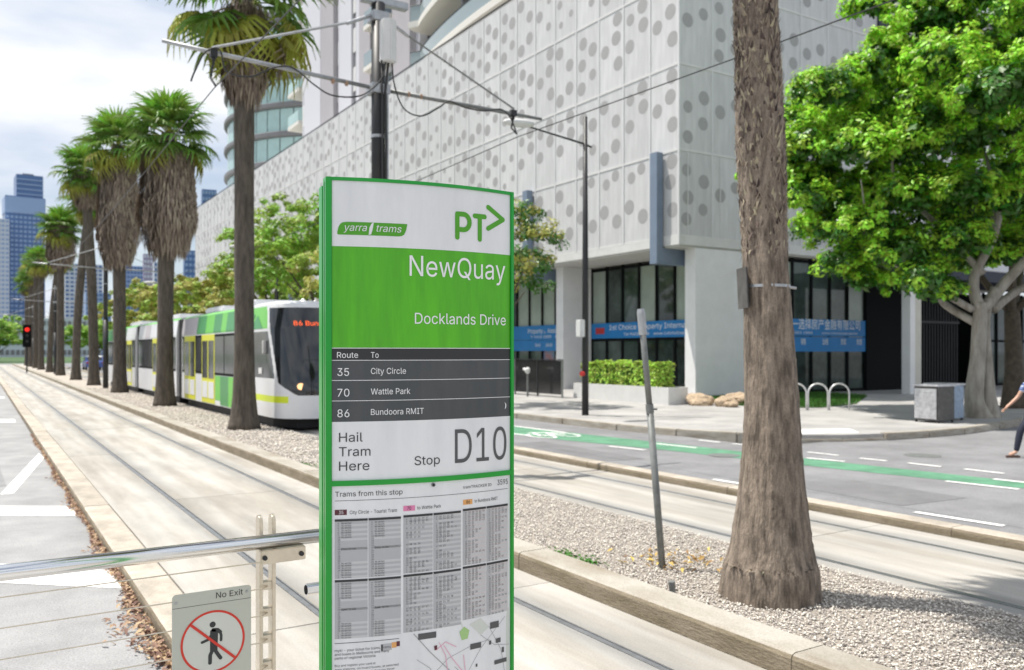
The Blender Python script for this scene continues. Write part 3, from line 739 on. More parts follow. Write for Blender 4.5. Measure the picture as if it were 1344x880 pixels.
# ------------------------------------------------------------------ handrail at the platform end
YR = 2.85; ZR = 1.335
rail = thing('handrail', 'stainless steel handrail with wire strands and a ladder-like post left of the green sign', 'handrail', (.826, YR, .29))
zb = -.29; xb = -.826
mb = MB(); mb.tube([(-1.6 + xb, 0, ZR + zb), (1.22 + xb, 0, ZR + zb)], .0235, 28); mb.build('top_rail', 'stainless', rail, smooth=True)
for bx in (-.0215, .0215):
    mb = MB(); prof = [(.0095, 0), (.0595, 0), (.0595, 1.105)] + [(.0345 + .025 * math.cos(t), 1.105 + .022 * math.sin(t)) for t in [PI * k / 8 for k in range(1, 8)]] + [(.0095, 1.105)]
    prof = [(y + .02, z) for y, z in prof]
    mb.extr(prof, 'x', bx - .006, bx + .006); mb.build('post_bar', 'stainless_brushed', rail, bevel=.0015)
for z in (1.177, 1.087, .997, .907, .817, .727, .637, .547):
    mb = MB(); mb.box(-.0152, .0152, .035, .070, z - .013 + zb, z + .013 + zb); mb.build('spacer', 'stainless_brushed', rail)
mb = MB(); mb.box(-.036, .118, -.012, .030, 1.262 + zb, 1.3085 + zb); pl = mb.build('bracket_plate', 'stainless_brushed', rail, bevel=.003)
for x in (-.022, .102):
    mb = MB(); mb.tube([(x, -.0205, 1.284 + zb), (x, -.0125, 1.284 + zb)], [.0075, .0085], 12); mb.build('bolt', 'dark_metal', pl)
for k, z in enumerate((1.266, 1.177, 1.087, .997, .907, .817, .727)):
    mb = MB(); mb.tube([(-1.6 + xb, .01, z + zb)] + [(-1.6 + xb + 1.6 * i / 6 + .8 * i / 6, .01, z + zb - .004 * math.sin(PI * i / 6)) for i in range(1, 7)] + [(0, .035, z + zb)], .0021, 6); mb.build('wire_strand', 'stainless_brushed', rail)
for x in (-1.6,):
    mb = MB(); mb.box(x + xb - .006, x + xb + .006, .01, .06, 0, 1.03); mb.build('post_bar', 'stainless_brushed', rail)
mb = MB(); mb.tube([(.122, 0, 1.154 + zb), (.42, 0, 1.154 + zb)], .0205, 20); mb.tube([(.1205, 0, 1.154 + zb), (.1225, 0, 1.154 + zb)], .016, 16, 1); mb.build('lower_rail', ['stainless', 'frame_black'], rail, smooth=False)
mb = MB(); mb.box(.405, .417, .02, .07, 0, 1.03); mb.build('post_bar', 'stainless_brushed', rail)

# ------------------------------------------------------------------ no-exit sign on the wires
ne = thing('no_exit_sign', 'grey plate reading No Exit with a crossed out walking figure, hung on the handrail wires', 'sign', (.512, 2.834, 1.204))
PW, PH, cr_ = .246, .46, .012
def rr_poly(x0, x1, z0, z1, r, n=5):
    P_ = []
    for cx, cz, a0 in ((x1 - r, z1 - r, 0), (x0 + r, z1 - r, 90), (x0 + r, z0 + r, 180), (x1 - r, z0 + r, 270)):
        for k in range(n + 1): t = R(a0 + 90 * k / n); P_.append((cx + r * math.cos(t), cz + r * math.sin(t)))
    return P_
mb = MB(); pp = rr_poly(0, PW, -PH, 0, cr_); n = len(pp)
mb.add([(x, 0, z) for x, z in pp] + [(x, .003, z) for x, z in pp], [tuple(range(n))[::-1], tuple(range(n, 2 * n))] + [(i, (i + 1) % n, (i + 1) % n + n, i + n) for i in range(n)])
plate = mb.build('plate', 'plate_grey', ne)
mb = MB(); mb.box(.0008, PW - .0008, -.0006, .002, -.0438, -.0425); mb.build('groove_line', 'ink_grey', plate)
F_ = lambda off: (lambda x, z, o=0: (x, -off - o, z))
CX, CZ, RR = .125, -.166, .0965
mb = MB(); n = 64
mb.add([(CX + RR * math.cos(2 * PI * k / n), -.0006, CZ + RR * math.sin(2 * PI * k / n)) for k in range(n)], [tuple(range(n))]); mb.build('symbol_field', 'plate_light', plate)
mb = MB()
for k in range(n):
    a, b = 2 * PI * k / n, 2 * PI * (k + 1) / n; ro, ri = RR + .0035, RR - .0035
    mb.quad((CX + ri * math.cos(a), -.001, CZ + ri * math.sin(a)), (CX + ro * math.cos(a), -.001, CZ + ro * math.sin(a)), (CX + ro * math.cos(b), -.001, CZ + ro * math.sin(b)), (CX + ri * math.cos(b), -.001, CZ + ri * math.sin(b)))
mb.build('ring', 'sign_red', plate)
def zz(x, y): return (CX + (x - 308) * .000595, CZ - (y - 724 + .13 * (x - 308)) * .00062)
mb = MB(); fm = F_(.0011)
stroke(mb, [zz(*p) for p in [(308, 664), (331, 664), (345, 676)]], .0115, fm); stroke(mb, [zz(345, 674), zz(350, 694), zz(349, 718)], .0085, fm)
mb.add([fm(*zz(*p)) for p in [(292, 668), (303, 660), (334, 662), (330, 772), (291, 772)]], [(0, 1, 2, 3, 4)])
stroke(mb, [zz(298, 690), zz(286, 712), zz(250, 727)], .0085, F_(.0014))
stroke(mb, [zz(303, 770), zz(292, 795), zz(291, 834)], .0115, F_(.0015)); stroke(mb, [zz(316, 766), zz(330, 788), zz(346, 810)], .0115, F_(.0018))
hx, hz = zz(305, 636); mb.add([(hx + .0095 * math.cos(2 * PI * k / 16), -.0011, hz + .0095 * math.sin(2 * PI * k / 16)) for k in range(16)], [tuple(range(16))])
mb.build('walking_figure', 'sign_ink', plate)
mb = MB(); a = R(137); d = Vector((math.cos(a), math.sin(a))) * RR; q = Vector((-d.y, d.x)).normalized() * .0042
mb.add([(CX + s * d.x + t * q.x, -.0028, CZ + s * d.y + t * q.y) for s, t in ((1, 1), (1, -1), (-1, -1), (-1, 1))], [(0, 1, 2, 3)]); mb.build('slash', 'sign_red', plate)
mb = MB(); text_fit(mb, 'No Exit', .134, .219, -.0285, .0185, fn=F_(.0011)); mb.build('lettering', 'sign_ink', plate)
for x, z in ((.012, -.026), (PW - .014, -.02), (.012, -PH + .02), (PW - .014, -PH + .02)):
    mb = MB(); mb.tube([(x, -.003, z), (x, .001, z)], .0042, 12); mb.build('rivet', 'galvanised', plate)

# ------------------------------------------------------------------ leaning pole, and a stub in place of a shadow fragment
lp = thing('leaning_post', 'bare grey steel post leaning left, without any sign, in the gravel beside the near palm', 'post', (5.14, 5.68, .04))
top = Vector((-.21 * .848, .21 * .53, 2.31))
mb = MB(); mb.tube([(0, 0, -.2), top * .62], .031, 14); mb.build('lower_tube', 'post_grey', lp, smooth=True)
mb = MB(); mb.tube([top * .62, top * .985], .027, 14); mb.build('upper_tube', 'post_grey', lp, smooth=True)
mb = MB(); mb.tube([top * .60, top * .635], .035, 14); mb.tube([top * .615, top * .615 + Vector((.06, -.03, 0))], .008, 8); mb.build('collar', 'post_grey', lp)
mb = MB(); mb.tube([top * .90, top * .985, top], [.037, .037, .030], 14); mb.build('cap', 'galvanised', lp)
mb = MB(); mb.tube([(0, 0, -.1), (-.02, 0, .09)], .026, 12); o = mb.build('shadow_fragment_stub', 'post_grey'); o.location = (4.62, 5.0, .08)  # post-shaped stub put in for a bit of shadow
tag(o, 'short grey stub standing in for a dark shadow fragment beside the median kerb', 'post')

# ------------------------------------------------------------------ palms
from mathutils import noise
def fan_frond(name, seed, mats, petiole=.75, blade=.85, n=22, spread=250, droop=.45, detail=True):
    rr = random.Random(seed); mb = MB()
    mb.tube([(0, 0, 0), (petiole * .5, 0, .03), (petiole, 0, 0)], [.022, .016, .01], 4, 0, cap=False)
    c = Vector((petiole, 0, 0))
    for k in range(n):
        a = R(-spread / 2 + spread * (k + .5) / n) + rr.uniform(-.03, .03)
        ln = blade * (1 - .25 * abs(a) / PI) * rr.uniform(.85, 1.08)
        d = Vector((math.cos(a), math.sin(a), 0)); q = Vector((-d.y, d.x, 0))
        cup = .22 * abs(math.sin(a)); ww = ln * .5 * R(spread / n) * .62
        tw = rr.uniform(-.3, .3)
        pts = [(0, .004, 0), (.28, ww * .75, cup * .28), (.55, ww, cup * .5 - droop * .08), (.8, ww * .55, cup * .5 - droop * .32 + rr.uniform(-.06, .02)), (1.0, .003, cup * .4 - droop * .75 + rr.uniform(-.15, .05))]
        vs = []; fs = []
        for t, w_, z in pts:
            p = c + d * ln * t * (1 - .12 * t * t * droop) + Vector((0, 0, z * ln))
            u = q + Vector((0, 0, 1)) * (tw * t)
            vs += [p - u * w_ + Vector((0, 0, .012)), p - Vector((0, 0, .012)) * (1 if t < .9 else 0), p + u * w_ + Vector((0, 0, .012))]
        for i in range(len(pts) - 1):
            b = i * 3
            fs += [(b, b + 1, b + 4, b + 3), (b + 1, b + 2, b + 5, b + 4)]
        mb.add(vs, fs, 1)
    return mb.mesh(name, mats)
FR = {}
for s in range(4):
    FR['g', s] = fan_frond('frond', s, ['frond_olive', 'frond_green'])
    FR['b', s] = fan_frond('frond', s + 10, ['frond_olive', 'frond_bright'], droop=.3)
    FR['o', s] = fan_frond('frond', s + 20, ['dead_frond', 'frond_olive'], droop=.8, spread=210)
    FR['d', s] = fan_frond('frond', s + 30, ['dead_frond', 'dead_frond'], droop=.9, spread=150, n=14)
def palm(loc, label, trunk_h, r0, r1, crown_r=1.8, lean=(0, 0), skirt=None, nf=44, seed=1, group='fan palms in a row along the median', hang=.25, name='fan_palm'):
    rr = random.Random(seed)
    t = thing(name, label, 'palm tree', loc, 0, group)
    hz = [0, .15, .4, .8, 1.4, 2.2] + [2.2 + (trunk_h - 2.2) * k / 8 for k in range(1, 9)]
    def cen(z): f = (z / trunk_h); return Vector((lean[0] * f * f, lean[1] * f * f, z))
    def rad(z): return r1 + (r0 - r1) * math.exp(-z / .55)
    mb = MB(); mb.tube([cen(z) for z in hz], [rad(z) * (1 + rr.uniform(-.03, .03)) for z in hz], 14); mb.build('trunk', 'bark_palm', t, smooth=True)
    c = cen(trunk_h)
    for k in range(nf):
        f = (k + .5) / nf
        pitch = 84 - 162 * f + rr.uniform(-9, 9)
        kind = 'b' if f < .22 else ('g' if f < .74 else ('o' if f < .90 else 'd'))
        if hang and f > .55 and rr.random() < hang: kind = 'o'
        me = FR[kind, rr.randrange(4)]; s = crown_r / 1.6 * rr.uniform(.9, 1.1) * (1 if f < .8 else .85)
        e = Euler((rr.uniform(-.3, .3), R(-pitch), k * 2.39996 + rr.uniform(-.2, .2)), 'XYZ')
        o = link('frond', me, t, c + Vector((0, 0, -.25 * f)), e); o.scale = (s, s, s)
    if skirt:
        z0, z1, sr, n = skirt
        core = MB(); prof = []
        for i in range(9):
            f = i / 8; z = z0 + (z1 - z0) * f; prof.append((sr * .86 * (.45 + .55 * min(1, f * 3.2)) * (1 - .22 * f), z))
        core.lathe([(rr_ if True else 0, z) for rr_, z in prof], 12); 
        n *= 3; rg = np.random.default_rng(seed)
        u = rg.uniform(0, 1, n); an = rg.uniform(0, 2 * PI, n)
        zz_ = z0 + (z1 - z0) * u + .25; rad_ = sr * (.50 + .50 * np.minimum(1, u * 3.0)) * (1 - .24 * u) * (1 + .06 * np.sin(an * 3 + seed) + .05 * np.sin(an * 7))
        ln = rg.uniform(.30, .75, n) * min(1, (z1 - z0) / 2.4); wd = rg.uniform(.010, .034, n)
        outx = np.cos(an); outy = np.sin(an)
        def pt(r, z, side): return np.stack([outx * r - outy * side, outy * r + outx * side, z], 1)
        ta = rg.uniform(-.06, .06, n); jr = rg.uniform(-.09, .06, n)
        V = np.stack([pt(rad_ * .78 + jr, zz_, -wd * .5), pt(rad_ * .78 + jr, zz_, wd * .5), pt(rad_ + jr, zz_ - ln * .55, -wd + ta * .5), pt(rad_ + jr + .02, zz_ - ln * .55, wd + ta * .5), pt(rad_ * .98 + jr, zz_ - ln, ta)], 1)
        V += np.array([c.x, c.y, 0]) * .9
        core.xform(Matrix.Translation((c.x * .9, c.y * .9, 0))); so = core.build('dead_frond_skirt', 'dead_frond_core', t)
        F = np.concatenate([np.array([(0, 1, 3), (0, 3, 2), (2, 3, 4)])[None] + (np.arange(n) * 5)[:, None, None]]).reshape(-1, 3)
        o = link('hanging_dead_fronds', npmesh('hanging_dead_fronds', V.reshape(-1, 3), F, 'dead_frond'), so); o['kind'] = 'stuff'
    return t
PX = 5.58
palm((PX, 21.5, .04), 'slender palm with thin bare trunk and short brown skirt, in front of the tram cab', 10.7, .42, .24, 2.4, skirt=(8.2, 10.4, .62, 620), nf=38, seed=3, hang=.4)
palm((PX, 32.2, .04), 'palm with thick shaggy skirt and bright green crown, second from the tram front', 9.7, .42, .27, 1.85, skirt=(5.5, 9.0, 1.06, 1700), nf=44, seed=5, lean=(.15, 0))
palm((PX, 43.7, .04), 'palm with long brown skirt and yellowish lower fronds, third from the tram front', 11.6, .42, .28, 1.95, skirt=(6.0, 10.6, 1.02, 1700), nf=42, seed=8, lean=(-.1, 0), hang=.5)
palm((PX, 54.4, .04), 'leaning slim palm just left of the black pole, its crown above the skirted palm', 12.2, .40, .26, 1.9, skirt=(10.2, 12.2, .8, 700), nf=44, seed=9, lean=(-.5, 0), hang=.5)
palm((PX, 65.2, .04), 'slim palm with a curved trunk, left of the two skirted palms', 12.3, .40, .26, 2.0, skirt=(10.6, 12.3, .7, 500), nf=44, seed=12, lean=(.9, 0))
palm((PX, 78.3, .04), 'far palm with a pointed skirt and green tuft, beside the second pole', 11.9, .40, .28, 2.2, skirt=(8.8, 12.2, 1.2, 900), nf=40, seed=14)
palm((PX, 91, .04), 'slim far palm behind the second pole, leaning right', 10.8, .38, .25, 1.7, nf=30, seed=15, lean=(.8, 0))
for i, (y, h) in enumerate(((104, 11.6), (114.5, 12.4), (125.5, 12.0), (137, 11.5))):
    palm((PX, y, .04), ['nearest of the four distant palms clustered left of the blue tower foot, widest crown', 'second of the four distant palms by the red traffic light', 'third of the four distant palms by the red traffic light', 'farthest palm of the row, by the red traffic light'][i],
         h, .40, .27, 2.1, skirt=(h - 1.6, h, .8, 260), nf=28, seed=20 + i)
# near palm: big fibrous trunk
np_ = thing('fan_palm', 'nearest palm, thick trunk with flared base and rough bark above, beside the leaning post', 'palm tree', (5.28, 4.62, .0), 0, 'fan palms in a row along the median')
prof = [(0, .395), (.04, .39), (.16, .375), (.27, .362), (.36, .328), (.45, .305), (.62, .282), (.8, .258), (1.0, .236), (1.25, .217), (1.6, .202), (2.0, .188), (2.5, .176), (2.9, .17), (3.2, .178), (3.6, .185), (4.2, .172), (5.0, .16), (6.5, .155), (8.8, .15)]
def nrad(z):
    for (a, ra), (b, rb) in zip(prof, prof[1:]):
        if a <= z <= b: f = (z - a) / (b - a); return ra + (rb - ra) * f
    return .15
def ncen(z):
    s = .018 * math.sin(min(z, 2.6) / 2.6 * PI) - .028 * max(0, z - 1.6) ** 1.15
    return Vector((s * .848 * 1.1, -s * .53 * 1.1, z))
NA = 72; rows = [i * .028 for i in range(int(5.4 / .028))] + [5.4 + i * .2 for i in range(18)]
vs = []; fs = []
for z in rows:
    c = ncen(z); r = nrad(z)
    for k in range(NA):
        a = 2 * PI * k / NA; p = Vector((math.cos(a), math.sin(a), 0))
        fl = .018 * noise.noise(Vector((p.x * 2.2, p.y * 2.2, z * .8))) + .010 * noise.noise(Vector((p.x * 9, p.y * 9, z * 1.6 + 3))) + .006 * noise.noise(Vector((p.x * 22, p.y * 22, z * 4 + 9)))
        ring = .0045 * max(0, math.sin(z * 24 + 3.5 * noise.noise(Vector((p.x * 1.5, p.y * 1.5, z * 2))))) ** 8 * (1 if .5 < z < 3.0 else 0)
        rough = ring + .010 * noise.noise(Vector((p.x * 14, p.y * 14, z * 16))) * (1 if z > 2.75 else .2)
        rr_ = r * (1 + (.25 * math.exp(-z / .4) * .12 * math.cos(5 * a))) + fl * (1.3 if z < .5 else .8) + rough
        vs.append(tuple(c + p * rr_))
for i in range(len(rows) - 1):
    for k in range(NA): fs.append((i * NA + k, i * NA + (k + 1) % NA, (i + 1) * NA + (k + 1) % NA, (i + 1) * NA + k))
mb = MB(); mb.add(vs, fs); mb.build('trunk', 'bark_palm_near', np_, smooth=True)
mb = MB(); rr = random.Random(4)
for k in range(1700):
    z = 2.72 + (5.3 - 2.72) * rr.random() ** .9; a = rr.uniform(0, 2 * PI); r = nrad(z) - .004; c = ncen(z)
    o_ = Vector((math.cos(a), math.sin(a), 0)); t_ = Vector((-o_.y, o_.x, 0)); up = 1 if rr.random() < .75 else -1
    l = rr.uniform(.03, .10); w_ = rr.uniform(.008, .022); p = c + o_ * r; ou = rr.uniform(.002, .034); sk = rr.uniform(-.02, .02)
    mb.add([p - t_ * w_, p + t_ * w_, p + t_ * sk + o_ * ou + Vector((0, 0, l * up)), p + o_ * (.012) + Vector((0, 0, l * .3 * up))], [(0, 1, 3), (1, 2, 3), (2, 0, 3), (0, 2, 1)])
o = mb.build('bark_scale', 'bark_chip', np_); o['kind'] = 'stuff'
mb = MB()
for (z, a0) in ((3.10, -2.55), (3.02, -2.0), (4.15, -2.7), (4.1, -1.9), (3.55, -2.2), (3.3, -1.6)):
    for sgn in (-1, 1):
        pts = []
        for f in (0, .33, .66, 1): a = a0 + sgn * .42 * f; zz_ = z + .10 - .16 * f; c = ncen(zz_); pts.append(c + Vector((math.cos(a), math.sin(a), 0)) * (nrad(zz_) + .008))
        mb = MB(); mb.tube(pts, [.003, .006, .006, .002], 5); mb.build('leaf_scar', 'bark_chip', np_)
rr = random.Random(77); c = ncen(8.7)
for k in range(44):
    f = (k + .5) / 44; kind = 'b' if f < .2 else ('g' if f < .75 else 'o'); o = link('frond', FR[kind, k % 4], np_, c + Vector((0, 0, -.2 * f)), Euler((rr.uniform(-.3, .3), R(-(82 - 140 * f)), k * 2.39996), 'XYZ')); o.scale = (1.3, 1.3, 1.3)
mb = MB(); n = 6
for k in range(70):
    a = rr.uniform(0, 2 * PI); l = rr.uniform(.03, .08); p = Vector((math.cos(a), math.sin(a), 0)); q = Vector((-p.y, p.x, 0)); z = .315
    mb.add([p * .34 + q * .01 + Vector((0, 0, z)), p * .34 - q * .01 + Vector((0, 0, z)), p * (.36 + l * .5) + Vector((0, 0, z + rr.uniform(-.02, .025)))], [(0, 1, 2)])
o = mb.build('root_fringe', 'bark_chip', np_); o['kind'] = 'stuff'
# strap and plate fixed to the near palm
st = thing('strapped_sign', 'small sign plate seen edge-on, strapped round the near palm trunk with a steel band', 'sign', (5.28, 4.62, 2.47))
c = ncen(2.47); mb = MB(); ro = .182
for k in range(40):
    a, b = 2 * PI * k / 40, 2 * PI * (k + 1) / 40
    for z0, z1 in ((-.011, .011),):
        mb.add([(c.x + ro * math.cos(a), c.y + ro * math.sin(a), z0 + .012), (c.x + ro * math.cos(b), c.y + ro * math.sin(b), z0 + .012), (c.x + ro * math.cos(b), c.y + ro * math.sin(b), z1 + .012), (c.x + ro * math.cos(a), c.y + ro * math.sin(a), z1 + .012),
                (c.x + (ro - .012) * math.cos(a), c.y + (ro - .012) * math.sin(a), z0 + .012), (c.x + (ro - .012) * math.cos(b), c.y + (ro - .012) * math.sin(b), z0 + .012), (c.x + (ro - .012) * math.cos(b), c.y + (ro - .012) * math.sin(b), z1 + .012), (c.x + (ro - .012) * math.cos(a), c.y + (ro - .012) * math.sin(a), z1 + .012)], [(0, 1, 2, 3), (3, 2, 6, 7), (0, 4, 5, 1)])
mb.build('steel_band', 'galvanised', st)
e_ = Vector((.848, -.53, 0)); vdir = Vector((.72, .69, 0))
mb = MB(); p = c + e_ * .15; mb.tube([(p.x, p.y, .012), (p.x + e_.x * .085, p.y + e_.y * .085, .002)], .011, 8); mb.build('band_tail', 'galvanised', st)
mb = MB(); mb.box(-.004, .004, -.11, .11, -.16, .16); o = mb.build('plate', 'bin_side', st, bevel=.002); o.location = (c.x - .205 * .848 , c.y + .205 * .53 - .02, .0); o.rotation_euler = (0, R(-3), R(-28))
mb = MB(); mb.box(.0055, .011, -.105, .105, -.155, .155); mb.build('backing', 'dark_metal', o)
mb = MB(); mb.box(.011, .05, -.02, .02, -.03, .03); mb.build('clamp', 'galvanised', o)

# ------------------------------------------------------------------ overhead poles, arms, wires
def tram_pole(y, label, full):
    t = thing('tram_wire_pole', label, 'pole', (PX, y, .04), 0, 'black poles carrying the tram wires')
    mb = MB(); mb.tube([(0, 0, 0), (0, 0, 3.6)], .135, 18); mb.tube([(0, 0, 3.58), (0, 0, 7.68)], .112, 18); mb.build('pole', 'dark_metal', t, smooth=True)
    mb = MB(); mb.tube([(0, 0, 5.45), (0, 0, 5.5)], .125, 18); mb.build('band', 'galvanised', t)
    mb = MB(); mb.tube([(-3.35, 0, 6.42), (-2.6, 0, 6.38), (0, 0, 6.27)], [.026, .034, .034], 10); mb.build('left_arm', 'galvanised', t, smooth=True)
    mb = MB(); mb.tube([(0, 0, 6.27), (2.4, 0, 6.25), (3.25, 0, 6.24)], [.034, .034, .026], 10); mb.build('right_arm', 'post_grey', t, smooth=True)
    mb = MB(); mb.box(-.16, .16, -.15, .15, 6.17, 6.33); mb.box(-.14, .14, -.14, .14, 7.36, 7.52); mb.build('clamp', 'galvanised', t, bevel=.01)
    for s in (-1, 1):
        mb = MB(); mb.tube([(s * .14, 0, 7.45), (s * .55, 0, 7.24)], .03, 8); mb.build('stay_bracket', 'galvanised', t)
        mb = MB(); mb.tube([(s * .5, 0, 7.27), (s * 2.65, 0, 6.34 if s > 0 else 6.45)], .016 if s > 0 else .022, 6); mb.build('stay_rod', 'post_grey' if s > 0 else 'galvanised', t)
        for x in (.55, .78) if full else ():
            mb = MB(); mb.lathe([(.02, -.03), (.045, -.015), (.045, .015), (.02, .03)], 12); mb.xform(Matrix.Translation((s * x, 0, 6.27)) @ Matrix.Rotation(PI / 2, 4, 'Y')); mb.build('insulator', 'insulator', t)
        mb = MB(); x = s * 2.63; zc = 6.36 if s < 0 else 6.25
        mb.tube([(x, 0, zc), (x, 0, zc - .10)], .03, 8); mb.tube([(x, -.12, 5.86), (x - .04, 0, 5.99), (x, 0, zc - .1)], .018, 6); mb.box(x - .05, x + .05, -.05, .05, zc - .05, zc + .06); mb.build('wire_hanger', 'dark_metal', t)
    if full:
        mb = MB(); mb.box(-.30, .52, -.07, .07, 7.66, 7.78); mb.build('cross_head', 'galvanised', t, bevel=.01)
        b = MB(); b.prism([(-.12, -.10), (.0, -.17), (.13, -.10), (.14, .06), (-.12, .06)], 6.66, 7.36); bo = b.build('antenna_box', 'planter_white', t, bevel=.02); bo.location = (.09, -.16, 0)
        mb = MB(); mb.box(-.02, .08, -.10, .0, 6.75, 6.8); mb.box(-.02, .08, -.1, 0, 7.2, 7.25); mb.build('box_bracket', 'galvanised', t)
        def cable(pts, r=.013): q = MB(); q.tube(pts, r, 6); q.build('cable', 'wire', t, smooth=True)
        def sm(P, n=10):
            P = [Vector(p) for p in P]; out = []
            for i in range(len(P) - 1):
                p0, p1, p2, p3 = P[max(i - 1, 0)], P[i], P[i + 1], P[min(i + 2, len(P) - 1)]
                for k in range(n):
                    u = k / n; out.append(.5 * ((2 * p1) + (-p0 + p2) * u + (2 * p0 - 5 * p1 + 4 * p2 - p3) * u * u + (-p0 + 3 * p1 - 3 * p2 + p3) * u ** 3))
            return out + [P[-1]]
        cable(sm([(.16, -.2, 6.68), (.22, -.15, 6.35), (.42, -.08, 6.0), (.75, -.06, 5.92), (1.1, -.05, 6.12), (1.3, -.04, 6.26), (1.6, -.04, 6.2), (2.0, -.03, 6.2), (2.35, -.03, 6.28), (2.55, -.03, 6.16), (2.7, 0, 5.92)]))
        cable(sm([(.05, -.2, 6.68), (-.05, -.22, 6.35), (-.35, -.1, 6.08), (-.8, -.06, 6.02), (-1.1, -.05, 6.14), (-1.45, -.05, 6.35), (-1.75, -.05, 6.30), (-2.1, -.05, 6.10), (-2.45, -.05, 6.12), (-2.55, -.05, 6.42), (-2.75, -.05, 6.36), (-2.9, 0, 6.05), (-2.95, 0, 5.9)]))
        cable([(.10, -.19, 6.7), (.06, -.16, 6.2), (.08, -.15, 5.4), (.07, -.15, 4.5), (.07, -.15, .2)], .02); cable([(-.02, -.19, 6.7), (.0, -.17, 6.2), (.01, -.15, 5.0), (.0, -.15, .2)], .016)
        mb = MB(); mb.tube([(.115, -.12, 0), (.115, -.12, 6.6)], .02, 8); mb.build('conduit', 'galvanised', t)
    return t
tram_pole(13.1, 'black overhead wire pole with a white antenna box, rising behind the green stop sign', True)
tram_pole(49.0, 'black overhead wire pole standing between two palms left of the tram', False)
tram_pole(84.0, 'distant black overhead wire pole among the far palms', False)
tram_pole(120.0, 'farthest overhead wire pole, near the red traffic light', False)
for x, lab in ((2.95, 'thin overhead contact wire above the left tram track'), (8.3, 'thin overhead contact wire above the far tram track')):
    pts = []
    for i in range(-2, 9):
        y0 = 13.1 + 36 * i
        for k in range(6): f = k / 6; pts.append((x, y0 + 36 * f, 5.88 - .22 * 4 * f * (1 - f)))
    mb = MB(); mb.tube(pts, .009, 5); o = mb.build('contact_wire', 'wire'); tag(o, lab, 'wire')
mb = MB(); mb.tube([(8.9, 13.1, 6.5), (15, 9, 6.9), (30, 0, 7.6)], .006, 5)

# ------------------------------------------------------------------ tram
TR = thing('tram', 'low-floor tram in white, green and yellow with a dark windscreen, behind the row of palms', 'tram', (7.52, 20.35, 0))
HW = 1.32
TR.scale = (1, 1, .96)
def yt(z): return .06 * max(0, 1.0 - z) ** 2 + .22 * max(0, z - 1.05) ** 1.4
def dep(z): return 1.25
def nose(th, z):
    e = 2 / 2.7; hw = HW - .10 * max(0, z - 2.7) ** 1.0 * 1.2
    return Vector((-hw * (abs(math.cos(th)) ** e) * (1 if math.cos(th) >= 0 else -1), yt(z) + dep(z) * (1 - abs(math.sin(th)) ** e), z))
def front_pt(x, z, off=0):
    hw = HW - .12 * max(0, z - 2.7); y = yt(z) + dep(z) * (1 - (max(0, 1 - abs(x / hw) ** 2.7)) ** (1 / 2.7)); return (x, y - off, z)
SB = 3.2
ths = [0] * 0 + [PI * k / 160 for k in range(161)]
zs = [.33 + (3.32 - .33) * k / 120 for k in range(121)]
cols_ = [('s', SB), ('s', 2.6)] + [('t', t) for t in ths] + [('r', 2.6), ('r', SB)]
def npnt(c, z):
    if c[0] == 't': return nose(c[1], z)
    hw = HW - .12 * max(0, z - 2.7); return Vector((-hw if c[0] == 's' else hw, c[1], z))
groups = {}
def cls(c, z):
    deg = 0 if c[0] != 't' else math.degrees(min(c[1], PI - c[1]))
    f = (z - .98) / 2.2
    thb = 14 + 10 * max(0, 1 - f) ** 1.5 + (max(0, .12 - f) * 200)
    if z > 3.27: return 'roof_edge'
    if .94 < z < 3.22 and deg > thb: return 'windscreen'
    if z > 2.66 and deg < thb - 5: return 'green_shoulder'
    if 1.34 < z < 2.60 and deg < thb - 6: return 'cab_side_window'
    if .74 < z < .90 and deg < 40: return 'lime_stripe'
    return 'nose_shell'
gm_ = {'roof_edge': 'tram_white', 'windscreen': 'tram_glass', 'green_shoulder': 'tram_green', 'cab_side_window': 'tram_glass_side', 'lime_stripe': 'tram_lime', 'nose_shell': 'tram_white'}
for i in range(len(cols_) - 1):
    for j in range(len(zs) - 1):
        k_ = cls(cols_[i] if cols_[i][0] == 't' else cols_[i], (zs[j] + zs[j + 1]) / 2)
        groups.setdefault((k_, (cols_[i][0] in 'r' or (cols_[i][0] == 't' and cols_[i][1] > PI / 2)) if k_ in ('cab_side_window', 'lime_stripe', 'green_shoulder') else 0), MB()).quad(npnt(cols_[i], zs[j]), npnt(cols_[i + 1], zs[j]), npnt(cols_[i + 1], zs[j + 1]), npnt(cols_[i], zs[j + 1]))
for (k_, _s), b in groups.items():
    o = b.build(k_, gm_[k_], TR, smooth=True)
    bm = bmesh.new(); bm.from_mesh(o.data); bmesh.ops.remove_doubles(bm, verts=bm.verts, dist=.001); bm.to_mesh(o.data); bm.free()
mb = MB(); ring = [npnt(c, 3.32) for c in cols_]; inn = [Vector((p.x * .8, p.y * .86 + .45, 3.42)) for p in ring]
for i in range(len(ring) - 1): mb.quad(ring[i], ring[i + 1], inn[i + 1], inn[i])
mb.add(inn, [tuple(range(len(inn)))]); mb.build('front_roof', 'tram_white', TR)
mb = MB(); mb.prism([(-1.16, 3.2), (-1.16, 1.35), (-.8, .45), (.8, .45), (1.16, 1.35), (1.16, 3.2)], .07, .34); mb.build('front_underframe', 'rubber', TR)
mb = MB(); text_fit(mb, '86 Bundoora RMIT', -.86, .70, 2.74, .12, bold=0, fn=lambda x, z: front_pt(x, z, .012)); mb.build('destination_display', 'led_orange', TR)
mb = MB(); text_fit(mb, 'PTV', -.30, .12, .74, .15, bold=.02, fn=lambda x, z: front_pt(x, z, .006)); mb.build('transport_lettering', 'ink_grey', TR)
for x in (-.82, .82):
    c = front_pt(x, 1.16); mb = MB(); mb.tube([(c[0], c[1] - .012, 1.16), (c[0], c[1] + .06, 1.16)], .085, 14); mb.build('headlight', 'lamp_warm', TR)
